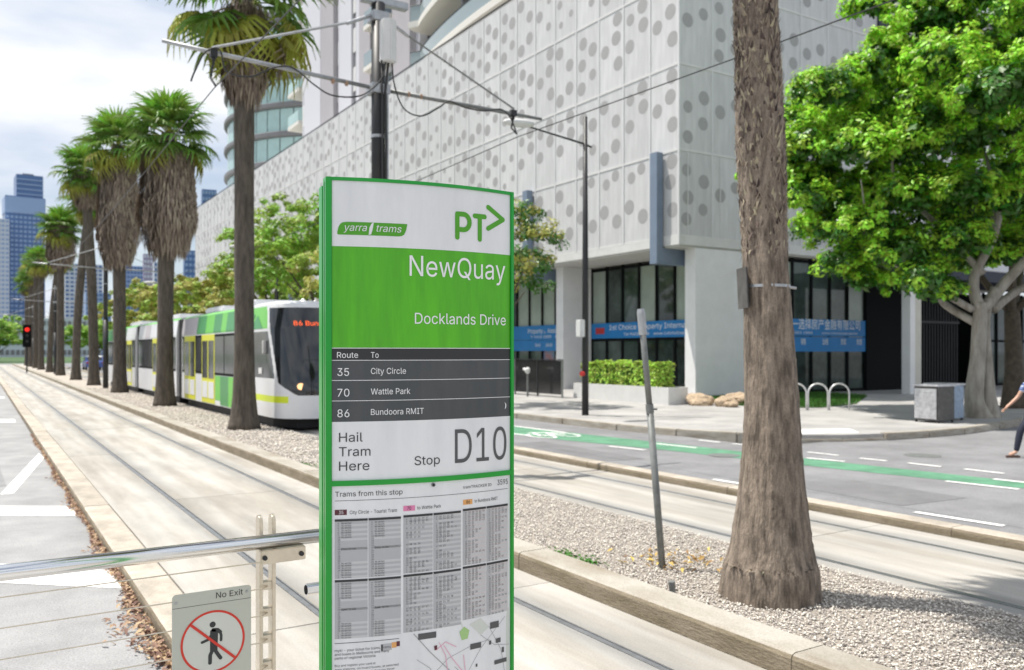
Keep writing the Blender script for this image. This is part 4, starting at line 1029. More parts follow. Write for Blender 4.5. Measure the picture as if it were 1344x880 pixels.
mb = MB(); mb.box(-1.34, -1.322, 1.75, 2.05, 1.46, 1.62); mb.build('fleet_number_plate', 'planter_white', TR)
for yy_, zz_ in ((1.45, 2.25),): mb = MB(); mb.box(-1.40, -1.322, yy_ - .05, yy_ + .05, 2.0, 2.35); mb.build('side_lamp', 'planter_white', TR, bevel=.01)
mb = MB(); mb.box(-1.325, -1.322, 2.05, 2.09, .34, 1.3); 
# greenish geometric panels on the shoulder of the cab
def upper(y0, y1, mname, name='roof_side_panel', zt=3.27):
    for s in (-1, 1):
        mb = MB(); a = HW + .006; b = HW - .12 * (zt - 2.7) + .006
        vs = [(s * a, y0, 2.66), (s * a, y1, 2.66), (s * a, y1, 2.72), (s * a, y0, 2.72), (s * b, y1, zt), (s * b, y0, zt)]
        mb.add(vs, [(0, 1, 2, 3), (3, 2, 4, 5)] if s > 0 else [(3, 2, 1, 0), (5, 4, 2, 3)]); mb.build(name, mname, TR)
for tri, m_ in (([(1.7, 2.68), (2.9, 2.68), (2.3, 3.05)], 'tram_green_dark'), ([(3.2, 2.68), (3.2, 3.25), (2.5, 3.05)], 'tram_green_dark')):
    mb = MB(); mb.add([(-(HW - .12 * max(0, z - 2.7) + .008), y, z) for y, z in tri], [(0, 1, 2)]); mb.build('shoulder_facet', m_, TR)
def section(y0, y1, doors, upper_cols, first=False):
    prof = [(-HW, .33), (-HW, 2.7), (-HW + .07, 3.27), (-HW + .22, 3.36), (-.9, 3.40), (.9, 3.40), (HW - .22, 3.36), (HW - .07, 3.27), (HW, 2.7), (HW, .33)]
    mb = MB(); mb.extr(prof, 'y', y0, y1); mb.build('body_section', 'tram_white', TR)
    mb = MB(); mb.box(-1.15, 1.15, y0 + .3, y1 - .3, .06, .335); mb.build('underframe', 'rubber', TR)
    for s in (-1, 1):
        mb = MB(); mb.add([(s * (HW - .072), y0, 3.275), (s * (HW - .072), y1, 3.275), (s * (HW - .23), y1, 3.372), (s * (HW - .23), y0, 3.372)], [(0, 1, 2, 3)]); mb.build('roof_stripe', 'tram_green', TR)
    for a, b, m_ in upper_cols: upper(a, b, m_)
    # window strip between the doors
    segs = []; cur = y0 + .12
    for a, b in sorted(doors) + [(y1 - .12, None)]:
        if a - cur > .3: segs.append((cur, a))
        cur = b if b else cur
    for a, b in segs:
        for s in (-1, 1):
            mb = MB(); mb.box(min(s * HW, s * (HW + .008)), max(s * HW, s * (HW + .008)), a, b, 1.30, 2.62)
            f = mb.build('window_frame', 'frame_black', TR)
            n = max(1, round((b - a) / 1.45)); w_ = (b - a) / n
            for i in range(n):
                mb = MB(); mb.box(min(s * (HW + .008), s * (HW + .014)), max(s * (HW + .008), s * (HW + .014)), a + i * w_ + .05, a + (i + 1) * w_ - .05, 1.38, 2.54)
                mb.build('window_pane', 'tram_glass_side', f)
    for a, b in doors:
        for s in (-1, 1):
            mb = MB(); mb.box(min(s * HW, s * (HW + .012)), max(s * HW, s * (HW + .012)), a, b, .36, 2.62); d = mb.build('door', 'tram_yellow', TR)
            m2 = (a + b) / 2
            for p, q in ((a + .11, m2 - .08), (m2 + .08, b - .11)):
                for z0, z1, mm_ in ((1.18, 2.42, 'tram_glass_side'), (.52, 1.06, 'tram_white')):
                    mb = MB(); mb.box(min(s * (HW + .01), s * (HW + .02)), max(s * (HW + .01), s * (HW + .02)), p, q, z0, z1); mb.build('door_pane', mm_, d)
def bellows(y0, y1):
    mb = MB(); n = 6
    for i in range(n):
        a = y0 + (y1 - y0) * i / n; b = y0 + (y1 - y0) * (i + .62) / n; mb.box(-1.24, 1.24, a, b, .3, 3.28)
    mb.box(-1.17, 1.17, y0, y1, .32, 3.22); mb.build('bellows', 'rubber', TR)
section(SB, 12.1, [(7.0, 8.8), (9.8, 11.6)], [(3.2, 4.6, 'tram_green'), (4.6, 5.6, 'tram_green_dark'), (5.6, 6.2, 'tram_green'), (6.2, 7.2, 'tram_green_dark'), (7.2, 8.3, 'tram_green'), (8.3, 9.6, 'tram_green_dark'), (9.6, 12.1, 'tower_grey')])
bellows(12.1, 13.1)
section(13.1, 22.0, [(16.2, 18.2)], [(19.0, 20.2, 'tower_grey')]); bellows(22.0, 22.9)
section(22.9, 33.5, [(24.0, 25.6), (27.5, 29.4)], [(26, 33.5, 'tram_green_dark')])
for a, b, z0, z1, m_ in ((4.6, 5.3, .36, 1.28, 'tram_green'), (5.3, 6.3, .36, 1.28, 'tram_green_dark'), (6.3, 6.95, .5, 1.28, 'tram_green')):
    mb = MB(); mb.box(-HW - .006, -HW, a, b, z0, z1); mb.build('side_panel', m_, TR)
mb = MB(); mb.box(-HW - .007, -HW, 3.2, 4.1, .74, .90); mb.build('lime_stripe', 'tram_lime', TR)
for a, b in ((4.2, 6.6), (8, 10.5), (15, 19), (24.5, 28)):
    mb = MB(); mb.box(-.85, .85, a, b, 3.4, 3.62); mb.build('roof_unit', 'tram_white', TR, bevel=.05)
for y in (1.9, 2.4): mb = MB(); mb.lathe([(.10, 3.38), (.09, 3.46), (.03, 3.52)], 10, cx=-.2 + (y - 1.9), cy=y); mb.build('antenna', 'tram_white', TR)

# ------------------------------------------------------------------ podium building
XF, YF = 23.3, 24.9     # street face x, side face y
B = thing('office_building', 'pale corner building clad in dotted metal screens, with towers rising above and glazed shopfronts', 'building', (XF, YF, .14))
bx, by, bz = -XF, -YF, -.14
def bpart(mb, name, m_, parent=None, **k):
    mb.v = [(x + bx, y + by, z + bz) for x, y, z in mb.v]; return mb.build(name, m_, parent or B, **k)
ZB, RH = 6.55, 3.39
mb = MB(); mb.box(XF + .25, 60, YF + .25, 114, 6.2, 20.05); bpart(mb, 'wall', 'soffit')
mb = MB(); mb.box(XF + .06, 60, YF + .06, 114, 6.12, 6.3); bpart(mb, 'soffit_slab', 'soffit')
mb = MB(); mb.box(XF - .02, XF + .26, YF - .0, 114, 6.2, 6.57); mb.box(XF + .262, 36.7, YF - .02, YF + .26, 6.2, 6.57); bpart(mb, 'fascia', 'screen_band')
PW_, PH_ = 1.70, RH
def panel_mesh(seed, W_, big):
    rr = random.Random(seed); mb = MB(); H_ = RH
    mb.quad((0, 0, 0), (W_, 0, 0), (W_, 0, H_), (0, 0, H_), 0)
    mb.box(-.04, .04, -.03, .05, 0, H_, 1); mb.box(.041, W_ - .041, -.022, .05, -.045, .045, 2)
    pts = []
    for i in range(3):
        for j in range(2):
            cx = W_ * (.27 + .46 * j) + rr.uniform(-.10, .10); cz = H_ * (.18 + .31 * i + (.13 if j else 0)) + rr.uniform(-.14, .14)
            rd = rr.choice(big) * 1.04; 
            if rr.random() < .33: continue
            cz = min(cz, H_ - rd - .1); pts.append((cx, cz, rd))
    for cx, cz, rd in pts:
        n = 16; mb.add([(cx + rd * math.cos(2 * PI * k / n), -.004, cz + rd * math.sin(2 * PI * k / n)) for k in range(n)], [tuple(range(n))], 3)
    return mb.mesh('screen_panel', ['screen', 'screen_rib', 'screen_band', 'screen_dot'])
variants = [panel_mesh(i, 1.70, [.24, .28, .30, .30] if i < 5 else [.16, .20, .24, .27]) for i in range(9)]
rr = random.Random(2)
ncol = 52
for c in range(ncol):
    for r in range(4):
        v = rr.randrange(0, 5) if (c < 7 and r < 3) else rr.randrange(2, 9)
        link('screen_panel', variants[v], B, (XF + bx, YF + 1.70 * (c + 1) + by, ZB + r * RH + bz), (0, 0, R(-90)))
side_v = [panel_mesh(40 + i, 1.79, [.24, .26, .26, .28]) for i in range(5)]
for c in range(7):
    for r in range(4):
        link('screen_panel', side_v[rr.randrange(5)], B, (XF + 1.79 * c + bx, YF + by, ZB + r * RH + bz))
xe = XF + 1.79 * 7
for c in range(14):
    mb = MB(); x = XF + .895 * c + .45
    if c % 2 == 0: mb.box(x - .02, x + .02, YF - .03, YF, 6.62, ZB + RH - .05); bpart(mb, 'screen_rib', 'screen_rib')
mb = MB(); mb.box(XF - .07, XF + .0, YF - .07, YF - .0, 6.2, 20.2); bpart(mb, 'corner_post', 'screen_rib')
mb = MB(); mb.box(xe + .02, xe + .9, YF - .1, YF + .5, 6.2, 22); bpart(mb, 'end_fin', 'navy')
mb = MB(); mb.box(xe + .92, 60, YF + .1, YF + .6, 6.2, 14); bpart(mb, 'side_wall', 'white_wall')
# roof parapet rail
mb = MB(); mb.box(XF - .03, XF + .03, YF, 113, 20.17, 20.23); bpart(mb, 'parapet_rail', 'dark_metal')
# slate portal fins, blade columns, bays
def bay_x(): pass
for i in range(8):
    yf = 25.75 + 9.5 * i
    mb = MB(); mb.prism([(0, 0)] + [], 0, 0) if False else None
    mb.box(XF - .40, XF - .075, yf, yf + .42, 5.5, 9.95); mb.box(XF - .075, XF + 1.72, yf, yf + .42, 5.5, 6.115)
    bpart(mb, 'portal_fin', 'slate_blue')
for i in range(9):
    yc = 24.93 + 9.5 * i if i else 24.93
    if i == 0: continue
    yc = 34.0 + 9.5 * (i - 1)
    mb = MB(); mb.box(24.2, 26.02, yc, yc + .6, .1, 6.115); bpart(mb, 'blade_column', 'white_wall')
mb = MB(); mb.box(24.2, 28.95, YF + .02, YF + .62, .1, 6.115); bpart(mb, 'corner_wall', 'white_wall')
mb = MB(); mb.box(26.3, 28, YF + .7, 114, .1, 6.11); bpart(mb, 'shop_interior_wall', 'cream_wall')
rr = random.Random(9)
def glazing(axis, fixed, a0, a1, step, banner, names, z1=6.1, dark=.35):
    n = round((a1 - a0) / step); st_ = (a1 - a0) / n
    def bxx(mb, u0, u1, d0, d1, z0, z_):
        if axis == 'y': mb.box(fixed + d0, fixed + d1, u0, u1, z0, z_)
        else: mb.box(u0, u1, fixed + d0, fixed + d1, z0, z_)
    for k in range(n + 1):
        mb = MB(); u = a0 + st_ * k; bxx(mb, max(a0, u - .055), min(a1, u + .055), -.09, .05, .14, z1); bpart(mb, 'mullion', 'frame_black')
    for zc in (.22, 2.55, z1 - .12):
        mb = MB(); bxx(mb, a0 + .06, a1 - .06, -.06, .04, zc - .06, zc + .06); bpart(mb, 'transom', 'frame_black')
    for k in range(n):
        for z0, z_, low in ((.28, 2.49, True), (2.61, z1 - .18, False)):
            mb = MB(); bxx(mb, a0 + st_ * k + .055, a0 + st_ * (k + 1) - .055, -.01, .01, z0, z_)
            m_ = rr.choice(['window_glass', 'window_glass', 'window_poster', 'window_glass']) if low else rr.choice(['window_blind', 'window_blind', 'window_glass'])
            if rr.random() < dark: m_ = 'window_glass'
            bpart(mb, 'window_pane', m_)
for i in range(7):
    glazing('y', 26.0, (25.6 if i == 0 else 34.62 + 9.5 * (i - 1)), 34.0 + 9.5 * i, 1.25, None, None, dark=.15 if i == 0 else .3)
glazing('x', YF + .35, 29.0, 35.3, 1.25, None, None, dark=.6)
mb = MB(); mb.box(35.32, 38.7, YF + .2, YF + .5, .1, 6.115); bpart(mb, 'dark_wall', 'frame_black')  # near-black colour deepens the shade at this end of the building
mb = MB(); mb.box(33.95, 34.3, 22.0, 22.4, .1, 5.2); bpart(mb, 'canopy_column', 'white_wall')
mb = MB(); mb.box(34.3, 34.75, 22.0, 22.35, .1, 5.2); bpart(mb, 'canopy_column', 'cream_wall')
mb = MB(); mb.box(33.0, 58, 21.8, YF - .1, 5.2, 5.7); bpart(mb, 'canopy', 'navy')
# louvred dark entrance wall
for k in range(16):
    mb = MB(); x = 38.8 + .24 * k; mb.box(x, x + .07, YF + .0, YF + .2, .14, 5.2); bpart(mb, 'slat', 'dark_metal')
mb = MB(); mb.box(38.72, 42.6, YF + .22, YF + .3, .14, 5.2); bpart(mb, 'window_pane', 'window_glass')
mb = MB(); mb.box(38.7, 42.6, YF - .03, YF + .05, 3.4, 3.5); bpart(mb, 'transom', 'dark_metal')
mb = MB(); mb.box(42.0, 49.0, YF + 2.2, YF + 2.3, .1, 5.2); bpart(mb, 'opening_shade', 'frame_black')  # black sheet painted in for the dark inside the opening
glazing('x', YF + .3, 45.3, 62, 1.3, None, None, z1=5.1, dark=.7)
# banners
def banner(name, label, axis, fixed, a0, a1, rows, par=None):
    """rows: list of (z0,z1,[(text,f0,f1,zbase_frac,cap)])"""
    t = thing(name, label, 'banner', (fixed if axis == 'y' else a0, a1 if axis == 'y' else fixed, rows[-1][0]))
    for z0, z1, items, red in rows:
        mb = MB(); W_ = abs(a1 - a0); zz0 = z0 - rows[-1][0]; zz1 = z1 - rows[-1][0]
        P3 = (lambda u, z, o=0: (-.10 - o, -u, z)) if axis == 'y' else (lambda u, z, o=0: (u, -.10 - o, z))
        vs = [P3(0, zz0), P3(W_, zz0), P3(W_, zz1), P3(0, zz1), P3(0, zz0, -.02), P3(W_, zz0, -.02), P3(W_, zz1, -.02), P3(0, zz1, -.02)]
        mb.add(vs, [(0, 1, 2, 3), (7, 6, 5, 4), (0, 4, 5, 1), (3, 2, 6, 7), (0, 3, 7, 4), (1, 5, 6, 2)]); p = mb.build('panel', 'banner_blue', t)
        mb = MB()
        for s, f0, f1, zb_, cap in items: text_fit(mb, s, f0 * W_, f1 * W_, zz0 + zb_, cap, bold=.02, fn=lambda x, z: P3(x, z, .004))
        mb.build('lettering', 'print_white', p)
        if red:
            mb = MB(); a, b, c, d = red; mb.quad(P3(a * W_, zz0 + c, .003), P3(b * W_, zz0 + c, .003), P3(b * W_, zz0 + d, .003), P3(a * W_, zz0 + d, .003)); lo = mb.build('logo', 'banner_red', p)
banner('shop_banner', 'blue banner with a red logo reading 1st Choice Property International, above the hedge', 'y', 26.0, 25.62, 33.95, [(2.62, 3.36, [('1st Choice Property International', .17, .93, .40, .24), ('Tel 9602 1888    www.1stchoiceproperty', .30, .90, .12, .13)], (.04, .125, .22, .52))])
banner('shop_banner', 'two-row blue banner partly hidden by the green sign, ending in Property & Associates P/L', 'y', 26.0, 34.66, 43.45, [(2.62, 3.40, [('Property & Associates P/L', .42, .93, .36, .24), ('T: 9602 1888    www.property', .45, .95, .10, .13)], None), (2.02, 2.60, [('SALE', .50, .56, .24, .16), ('LEASE', .62, .69, .24, .16), ('RENT', .76, .82, .24, .16), ('LOAN', .90, .96, .24, .16)], None)])
banner('shop_banner', 'two-row blue banner with white Chinese characters behind the bike hoops', 'x', YF + .35, 28.98, 35.35, [(2.68, 3.42, [('第一选择房产金融有限公司', .12, .93, .33, .26), ('Tel 9602 1888', .12, .40, .09, .10), ('www.1stchoiceproperty', .50, .90, .09, .10)], None), (1.98, 2.64, [('销售', .28, .33, .33, .16), ('出租', .51, .57, .33, .16), ('贷款', .71, .77, .33, .16), ('管理', .89, .95, .33, .16)], None)])

# ------------------------------------------------------------------ towers above the podium
T1 = thing('apartment_tower', 'light grey apartment tower with tall vertical piers above the dotted podium, behind the wire pole', 'building', (26, 55, 20))
def tpart(T, mb, name, m_, o, **k):
    mb.v = [(x - o[0], y - o[1], z - o[2]) for x, y, z in mb.v]; return mb.build(name, m_, T, **k)
o1 = (26, 55, 20)
mb = MB(); mb.box(26.6, 46, 55, 81, 20.05, 66); tpart(T1, mb, 'wall', 'tower_pale', o1)
for y0, y1, m_, pr in ((74.9, 79.5, 'tower_pale', .35), (71.0, 74.2, 'tower_grey', .55), (67.4, 70.4, 'tower_pale', .3), (65.5, 66.6, 'tower_pale', .2), (62.9, 65.2, 'tower_grey', .5), (55.6, 58.7, 'tower_grey', .5)):
    mb = MB(); mb.box(26.6 - pr, 26.6, y0, y1, 20.05, 66); tpart(T1, mb, 'pier', m_, o1)
for y0, y1 in ((70.45, 70.95), (66.65, 67.35), (65.22, 65.45), (58.75, 59.1), (79.6, 80.4)):
    mb = MB(); mb.box(26.5, 26.6, y0, y1, 20.05, 66); f = tpart(T1, mb, 'window_strip', 'tower_slab', o1)
    for k in range(14):
        mb = MB(); mb.box(26.42, 26.5, y0 + .06, y1 - .02, 20.4 + 3.25 * k, 20.4 + 3.25 * k + 2.0); q = tpart(T1, mb, 'spandrel', 'planter_white', o1)
for k in range(13):
    z = 20.6 + 3.25 * k
    mb = MB(); mb.box(25.5, 26.6, 59.2, 62.8, z, z + .35); s_ = tpart(T1, mb, 'balcony', 'balcony_white', o1)
    mb = MB(); mb.box(25.5, 25.54, 59.3, 62.7, z + .36, z + 1.4); q = tpart(T1, mb, 'balustrade', 'balcony_glass', o1)
    mb = MB(); mb.box(26.55, 26.6, 59.4, 62.6, z + .4, z + 2.7); tpart(T1, mb, 'window', 'window_glass', o1)
T2 = thing('apartment_tower', 'dark navy apartment block with white curved balconies directly above the podium roof', 'building', (26, 32, 20))
o2 = (26, 32, 20)
mb = MB(); mb.box(27.2, 46, 28, 54.95, 20.05, 60); tpart(T2, mb, 'wall', 'navy', o2)
for k in range(5):
    z = 21.2 + 3.2 * k
    pl = [(27.2, 28.0)] + [(26.0 - 1.75 * math.sin(PI * min(1, max(0, (y - 27) / 27.0))) ** .65, y) for y in [28 + i * .9 for i in range(0, 29)]] + [(25.2, 53.9), (25.8, 54.3), (27.2, 54.4)]
    mb = MB(); mb.prism(pl, z, z + .42); s_ = tpart(T2, mb, 'balcony_slab', 'balcony_white', o2)
    mb = MB()
    for a, b in zip(pl[1:-1], pl[2:]): mb.quad((a[0] + .15, a[1], z + .45), (b[0] + .15, b[1], z + .45), (b[0] + .15, b[1], z + 1.5), (a[0] + .15, a[1], z + 1.5))
    q = tpart(T2, mb, 'balustrade', 'balcony_glass', o2)
    mb = MB(); mb.tube([(a[0] + .15, a[1], z + 1.53) for a in pl[1:-1]], .035, 6); tpart(T2, mb, 'handrail', 'dark_metal', o2)
    for y in (32, 38.5, 45.5):
        mb = MB(); mb.box(24.9, 27.2, y, y + .25, z - 2.78 if k else 20.05, z); tpart(T2, mb, 'party_wall', 'balcony_white' if y != 45.5 else 'tower_slab', o2)
    for y in (34, 40.5, 47, 50.5):
        mb = MB(); mb.box(27.1, 27.2, y, y + 2.6, z - 2.6 if k else 20.2, z - .3); tpart(T2, mb, 'window', 'balcony_glass', o2)
T3 = thing('round_tower', 'rounded apartment tower with pale teal glass floors and slabs painted dark for shade, behind the tallest palm', 'building', (39.5, 104, 20))
mb = MB(); mb.lathe([(13.0, .05), (13.0, 19.6)], 48); mb.build('core', 'tower_slab', T3)
mpane = None
for k in range(6):
    z = .3 + 3.25 * k
    mb = MB(); mb.lathe([(14.3, z + 2.55), (14.5, z + 2.7), (14.5, z + 3.1), (14.3, z + 3.2)], 64); mb.build('floor_slab', 'tower_slab', T3)  # dark ring colour carries the shade under each floor slab
    if mpane is None:
        m_ = MB(); a = R(3.3); m_.add([(14.1 * math.cos(-a), 14.1 * math.sin(-a), 0), (14.1 * math.cos(a), 14.1 * math.sin(a), 0), (14.1 * math.cos(a), 14.1 * math.sin(a), 2.5), (14.1 * math.cos(-a), 14.1 * math.sin(-a), 2.5), (13.95 * math.cos(-a), 13.95 * math.sin(-a), 0), (13.95 * math.cos(a), 13.95 * math.sin(a), 0)], [(0, 1, 2, 3), (0, 4, 5, 1)]); mpane = m_.mesh('glass_pane', 'tower_glass_teal')
    for j in range(28): link('glass_pane', mpane, T3, (0, 0, z), (0, 0, R(125 + 7.0 * j)))
mb = MB(); mb.lathe([(14.6, 19.6), (14.6, 20.2)], 48); mb.build('roof', 'tower_slab', T3)
# wing joining the round tower with white balconies
T4 = thing('apartment_tower', 'white apartment wing with thin balcony slabs between the round tower and the pier tower', 'building', (27, 81.5, 20))
o4 = (27, 81.5, 20)
mb = MB(); mb.box(28.5, 45, 81.5, 85, 20.05, 60); tpart(T4, mb, 'wall', 'tower_pale', o4)
for k in range(10):
    z = 21 + 3.25 * k
    mb = MB(); mb.box(26.4, 28.5, 81.6, 85, z, z + .35); s_ = tpart(T4, mb, 'balcony', 'balcony_white', o4)
    mb = MB(); mb.box(26.4, 26.45, 81.7, 84.9, z + .36, z + 1.35); tpart(T4, mb, 'balustrade', 'tower_glass_teal', o4)
    mb = MB(); mb.box(28.4, 28.5, 82, 84.6, z + .4, z + 2.7); tpart(T4, mb, 'window', 'window_glass', o4)

# ------------------------------------------------------------------ foliage helper
EV = Vector((.848, -.53, 0)); DV = Vector((.53, .848, 0))
def foliage(name, lobes, n, size, mats, parent, seed, clump=.30, per=55, up=.6, shell=(.72, 1.04), split=.5):
    """lobes: (cx,cy,cz,rx,ry,rz). many small leaves in clumps spread over and inside each lobe"""
    rg = np.random.default_rng(seed); lobes = np.asarray(lobes, float)
    vol = (lobes[:, 3] * lobes[:, 4] * lobes[:, 5]) ** (2 / 3); k = max(1, n // per)
    li = rg.choice(len(lobes), k, p=vol / vol.sum())
    d = rg.normal(size=(k, 3)); d /= np.linalg.norm(d, axis=1)[:, None]; d[:, 2] = np.where(d[:, 2] < -.35, -d[:, 2] * .6, d[:, 2])
    rad = rg.uniform(shell[0], shell[1], (k, 1)); cen = lobes[li, :3] + d * rad * lobes[li, 3:6]
    N_ = k * per; cid = np.repeat(np.arange(k), per)
    cs = rg.uniform(.6, 1.3, k)[cid][:, None]
    q = rg.normal(size=(N_, 3)); q /= np.linalg.norm(q, axis=1)[:, None]
    pos = cen[cid] + q * (rg.uniform(.35, 1, (N_, 1)) ** .6) * clump * cs * np.array([1, 1, .75])
    nrm = q * .8 + d[cid] * .5 + np.array([0, 0, up]) + rg.normal(size=(N_, 3)) * .35; nrm /= np.linalg.norm(nrm, axis=1)[:, None]
    a = np.cross(nrm, rg.normal(size=(N_, 3))); a /= np.linalg.norm(a, axis=1)[:, None]; b = np.cross(nrm, a)
    s = size * rg.uniform(.7, 1.35, (N_, 1))
    V = np.stack([pos - a * s, pos - b * s * .48 + nrm * s * .12, pos + a * s, pos + b * s * .48 + nrm * s * .12], 1)
    F = np.arange(N_ * 4).reshape(-1, 4); F3 = np.concatenate([F[:, [0, 1, 2]], F[:, [0, 2, 3]]])
    m1 = (rg.uniform(size=k) > split).astype(int)[cid] if len(mats) > 1 else np.zeros(N_, int)
    return link(name, npmesh(name, V.reshape(-1, 3), F3, mats, np.concatenate([m1, m1])), parent)
def limb(parent, name, pts, radii, m_='bark_smooth', n=10):
    P = [Vector(p) for p in pts]; out = []; ro = []
    for i in range(len(P) - 1):
        p0, p1, p2, p3 = P[max(i - 1, 0)], P[i], P[i + 1], P[min(i + 2, len(P) - 1)]
        for k in range(4):
            u = k / 4; out.append(.5 * ((2 * p1) + (-p0 + p2) * u + (2 * p0 - 5 * p1 + 4 * p2 - p3) * u * u + (-p0 + 3 * p1 - 3 * p2 + p3) * u ** 3)); ro.append(radii[i] + (radii[i + 1] - radii[i]) * u)
    mb = MB(); mb.tube(out + [P[-1]], ro + [radii[-1]], n); return mb.build(name, m_, parent, smooth=True)
def broad_tree(loc, label, H_, spread, zb, seed, mats, n=9000, size=.085, trunk=.16, group=None, bark='bark_dark', nl=9, clump=.34, split=.5, shift=(0, 0)):
    t = thing('broadleaf_tree', label, 'tree', loc, 0, group); rr = random.Random(seed)
    fork = zb * .75; limb(t, 'trunk', [(0, 0, -.05), (.05, .02, fork * .5), (.0, .05, fork)], [trunk * 1.25, trunk, trunk * .85], bark)
    lobes = []
    for i in range(nl):
        a = i * 2.4 + rr.uniform(-.4, .4); f = (i + .5) / nl; r = spread * (.25 + .72 * math.sin(PI * (.18 + .72 * f)) * rr.uniform(.6, 1.0)) * .72
        z = zb + (H_ - zb) * (.18 + .68 * f); s = rr.uniform(.30, .44) * spread
        c = (r * math.cos(a) + shift[0], r * math.sin(a) + shift[1], z); lobes.append((*c, s * 1.15, s * 1.15, s * .72))
        if i % 2 == 0 or i < 5: limb(t, 'limb', [(0, .05, fork), (c[0] * .35, c[1] * .35, fork + (z - fork) * .5), (c[0] * .9, c[1] * .9, z - .1)], [trunk * .6, trunk * .38, trunk * .12], bark, 7)
    foliage('crown', lobes, n, size, mats, t, seed, clump=clump, split=split)
    return t

# big glossy-leaved tree on the corner: crown lobes by offset from the trunk, with unseen rear lobes added to cast shade
FT = thing('broadleaf_tree', 'large glossy bright green tree with pale forked trunk beside the two bins', 'tree', (23.4, 13.2, .14))
def F3(u, z, w_=0): v = EV * u + DV * w_; return (v.x, v.y, z)
limb(FT, 'trunk', [F3(.15, -.1), F3(-.05, .5), F3(.05, 1.6), F3(.1, 2.6), F3(.15, 3.2)], [.36, .25, .20, .19, .17], n=14)
limb(FT, 'trunk', [F3(.50, -.1, .1), F3(.42, .6, .1), F3(.38, 1.6, .15), F3(.3, 2.8, .1), F3(.6, 3.6, .1)], [.26, .18, .15, .14, .13], n=12)
for pts, ra in (([(.1, 3.0), (.0, 3.9), (.25, 5.4), (.1, 7.5)], [.17, .13, .10, .015]), ([(.2, 3.0), (.9, 3.8), (1.5, 5.0), (2.2, 7.2)], [.17, .15, .12, .015]), ([(.05, 2.6), (-.6, 3.15), (-1.5, 3.5), (-2.4, 4.2)], [.12, .10, .08, .04]),
                ([(-.1, 3.0), (-1.0, 3.5), (-2.4, 4.3), (-3.6, 6.4)], [.10, .09, .06, .012]), ([(.5, 3.0), (1.5, 3.6), (2.6, 4.5), (4.0, 6.2)], [.12, .12, .09, .012]), ([(.2, 4.0), (-1.0, 5.3), (-2.0, 6.8), (-2.4, 8.0)], [.1, .08, .05, .01]), ([(.3, 5.0), (.8, 7.0), (1.0, 9.0)], [.1, .07, .01])):
    rr = random.Random(len(pts) * 7 + int(ra[0] * 100)); limb(FT, 'limb', [F3(u, z, rr.uniform(-.4, .6) * i) for i, (u, z) in enumerate(pts)], ra)
lob = []
for px, py, r, w_ in ((1095, 120, 52, .2), (1070, 185, 40, .5), (1125, 200, 52, -.3), (1175, 70, 45, .4), (1160, 140, 45, 1.2), (1235, 25, 62, .2), (1300, 70, 60, .5), (1225, 120, 50, 1.0), (1195, 200, 48, -.6), (1250, 190, 52, -.9), (1310, 170, 55, -.4), (1180, 270, 46, -.8), (1235, 265, 44, -1.2), (1130, 300, 42, -.2),
                      (1175, 335, 46, -.6), (1240, 325, 42, -.9), (1300, 275, 46, -.9), (1345, 230, 48, -.6), (1345, 330, 42, .3), (1115, 345, 30, .3), (1205, 372, 34, .2), (1290, 335, 34, .8), (1380, 130, 60, .3), (1390, 280, 55, .4), (1340, -20, 60, .6), (1260, -60, 70, 0), (1180, -20, 45, 1.2), (1400, 20, 70, .6), (1100, 250, 30, 1.3),
                      (1240, 230, 60, 2.2), (1180, 150, 60, 2.6), (1300, 130, 70, 2.6), (1330, 260, 55, 2.4), (1150, 250, 45, 2.0), (1260, 40, 70, 2.5), (1150, 210, 60, 3.4), (1250, 290, 60, 3.4), (1320, 330, 55, 3.0), (1200, 330, 50, 2.6), (1120, 160, 50, 2.4), (1290, 200, 80, 4.0), (1200, 60, 70, 4.0), (1340, 60, 80, 4.4), (1240, 170, 70, -2.6), (1320, 240, 70, -2.8), (1310, 60, 70, -2.4), (1190, 120, 50, -1.8), (1145, 95, 36, .2), (1205, 160, 44, -.4), (1105, 140, 52, 2.6), (1080, 190, 42, 3.2), (1110, 215, 50, 2.8), (1130, 280, 46, 2.0), (1140, 110, 60, 3.8), (1165, 210, 60, 4.6), (1215, 280, 60, 4.4), (1100, 180, 55, 4.4), (1190, 372, 34, -.9), (1225, 385, 26, -.4), (1150, 365, 28, .6)):
    s = 47.3; c = F3((px - 1285) / s, 1.83 + (462 - py) / s, w_ * 1.2); r_ = r / s; lob.append((*c, r_, r_, r_ * .82))
foliage('crown', lob, 175000, .078, ['leaf_ficus', 'leaf_ficus_dark'], FT, 31, clump=.25, per=48, split=.74, shell=(.66, 1.06))
foliage('inner_crown', [(*l[:3], l[3] * .7, l[4] * .7, l[5] * .7) for l in lob], 40000, .12, ['leaf_ficus_dark'], FT, 32, clump=.45, per=40, shell=(.2, .9))  # all-dark leaves paint shade into the depth of the crown
F2_ = thing('broadleaf_tree', 'second tree with a dark trunk at the right edge, behind the pale forked trunk', 'tree', (28.6, 14.9, .14))
limb(F2_, 'trunk', [(0, 0, -.1), (.05, 0, 1.2), (0, .05, 3.2)], [.42, .28, .22], 'bark_dark', 12)
for a, r in ((.3, 2.5), (2.0, 2.2), (3.6, 2.4), (5.1, 2.6)): limb(F2_, 'limb', [(0, .05, 3.1), (r * .5 * math.cos(a), r * .5 * math.sin(a), 4.6), (r * math.cos(a), r * math.sin(a), 7)], [.14, .1, .04], 'bark_dark', 8)
foliage('crown', [(math.cos(i * 2.4) * 2.4 * (i % 3) * .5, math.sin(i * 2.4) * 2.4 * (i % 3) * .5, 5.2 + i * .62, 1.9, 1.9, 1.3) for i in range(9)], 22000, .10, ['leaf_ficus', 'leaf_ficus_dark'], F2_, 33, clump=.4, split=.6)

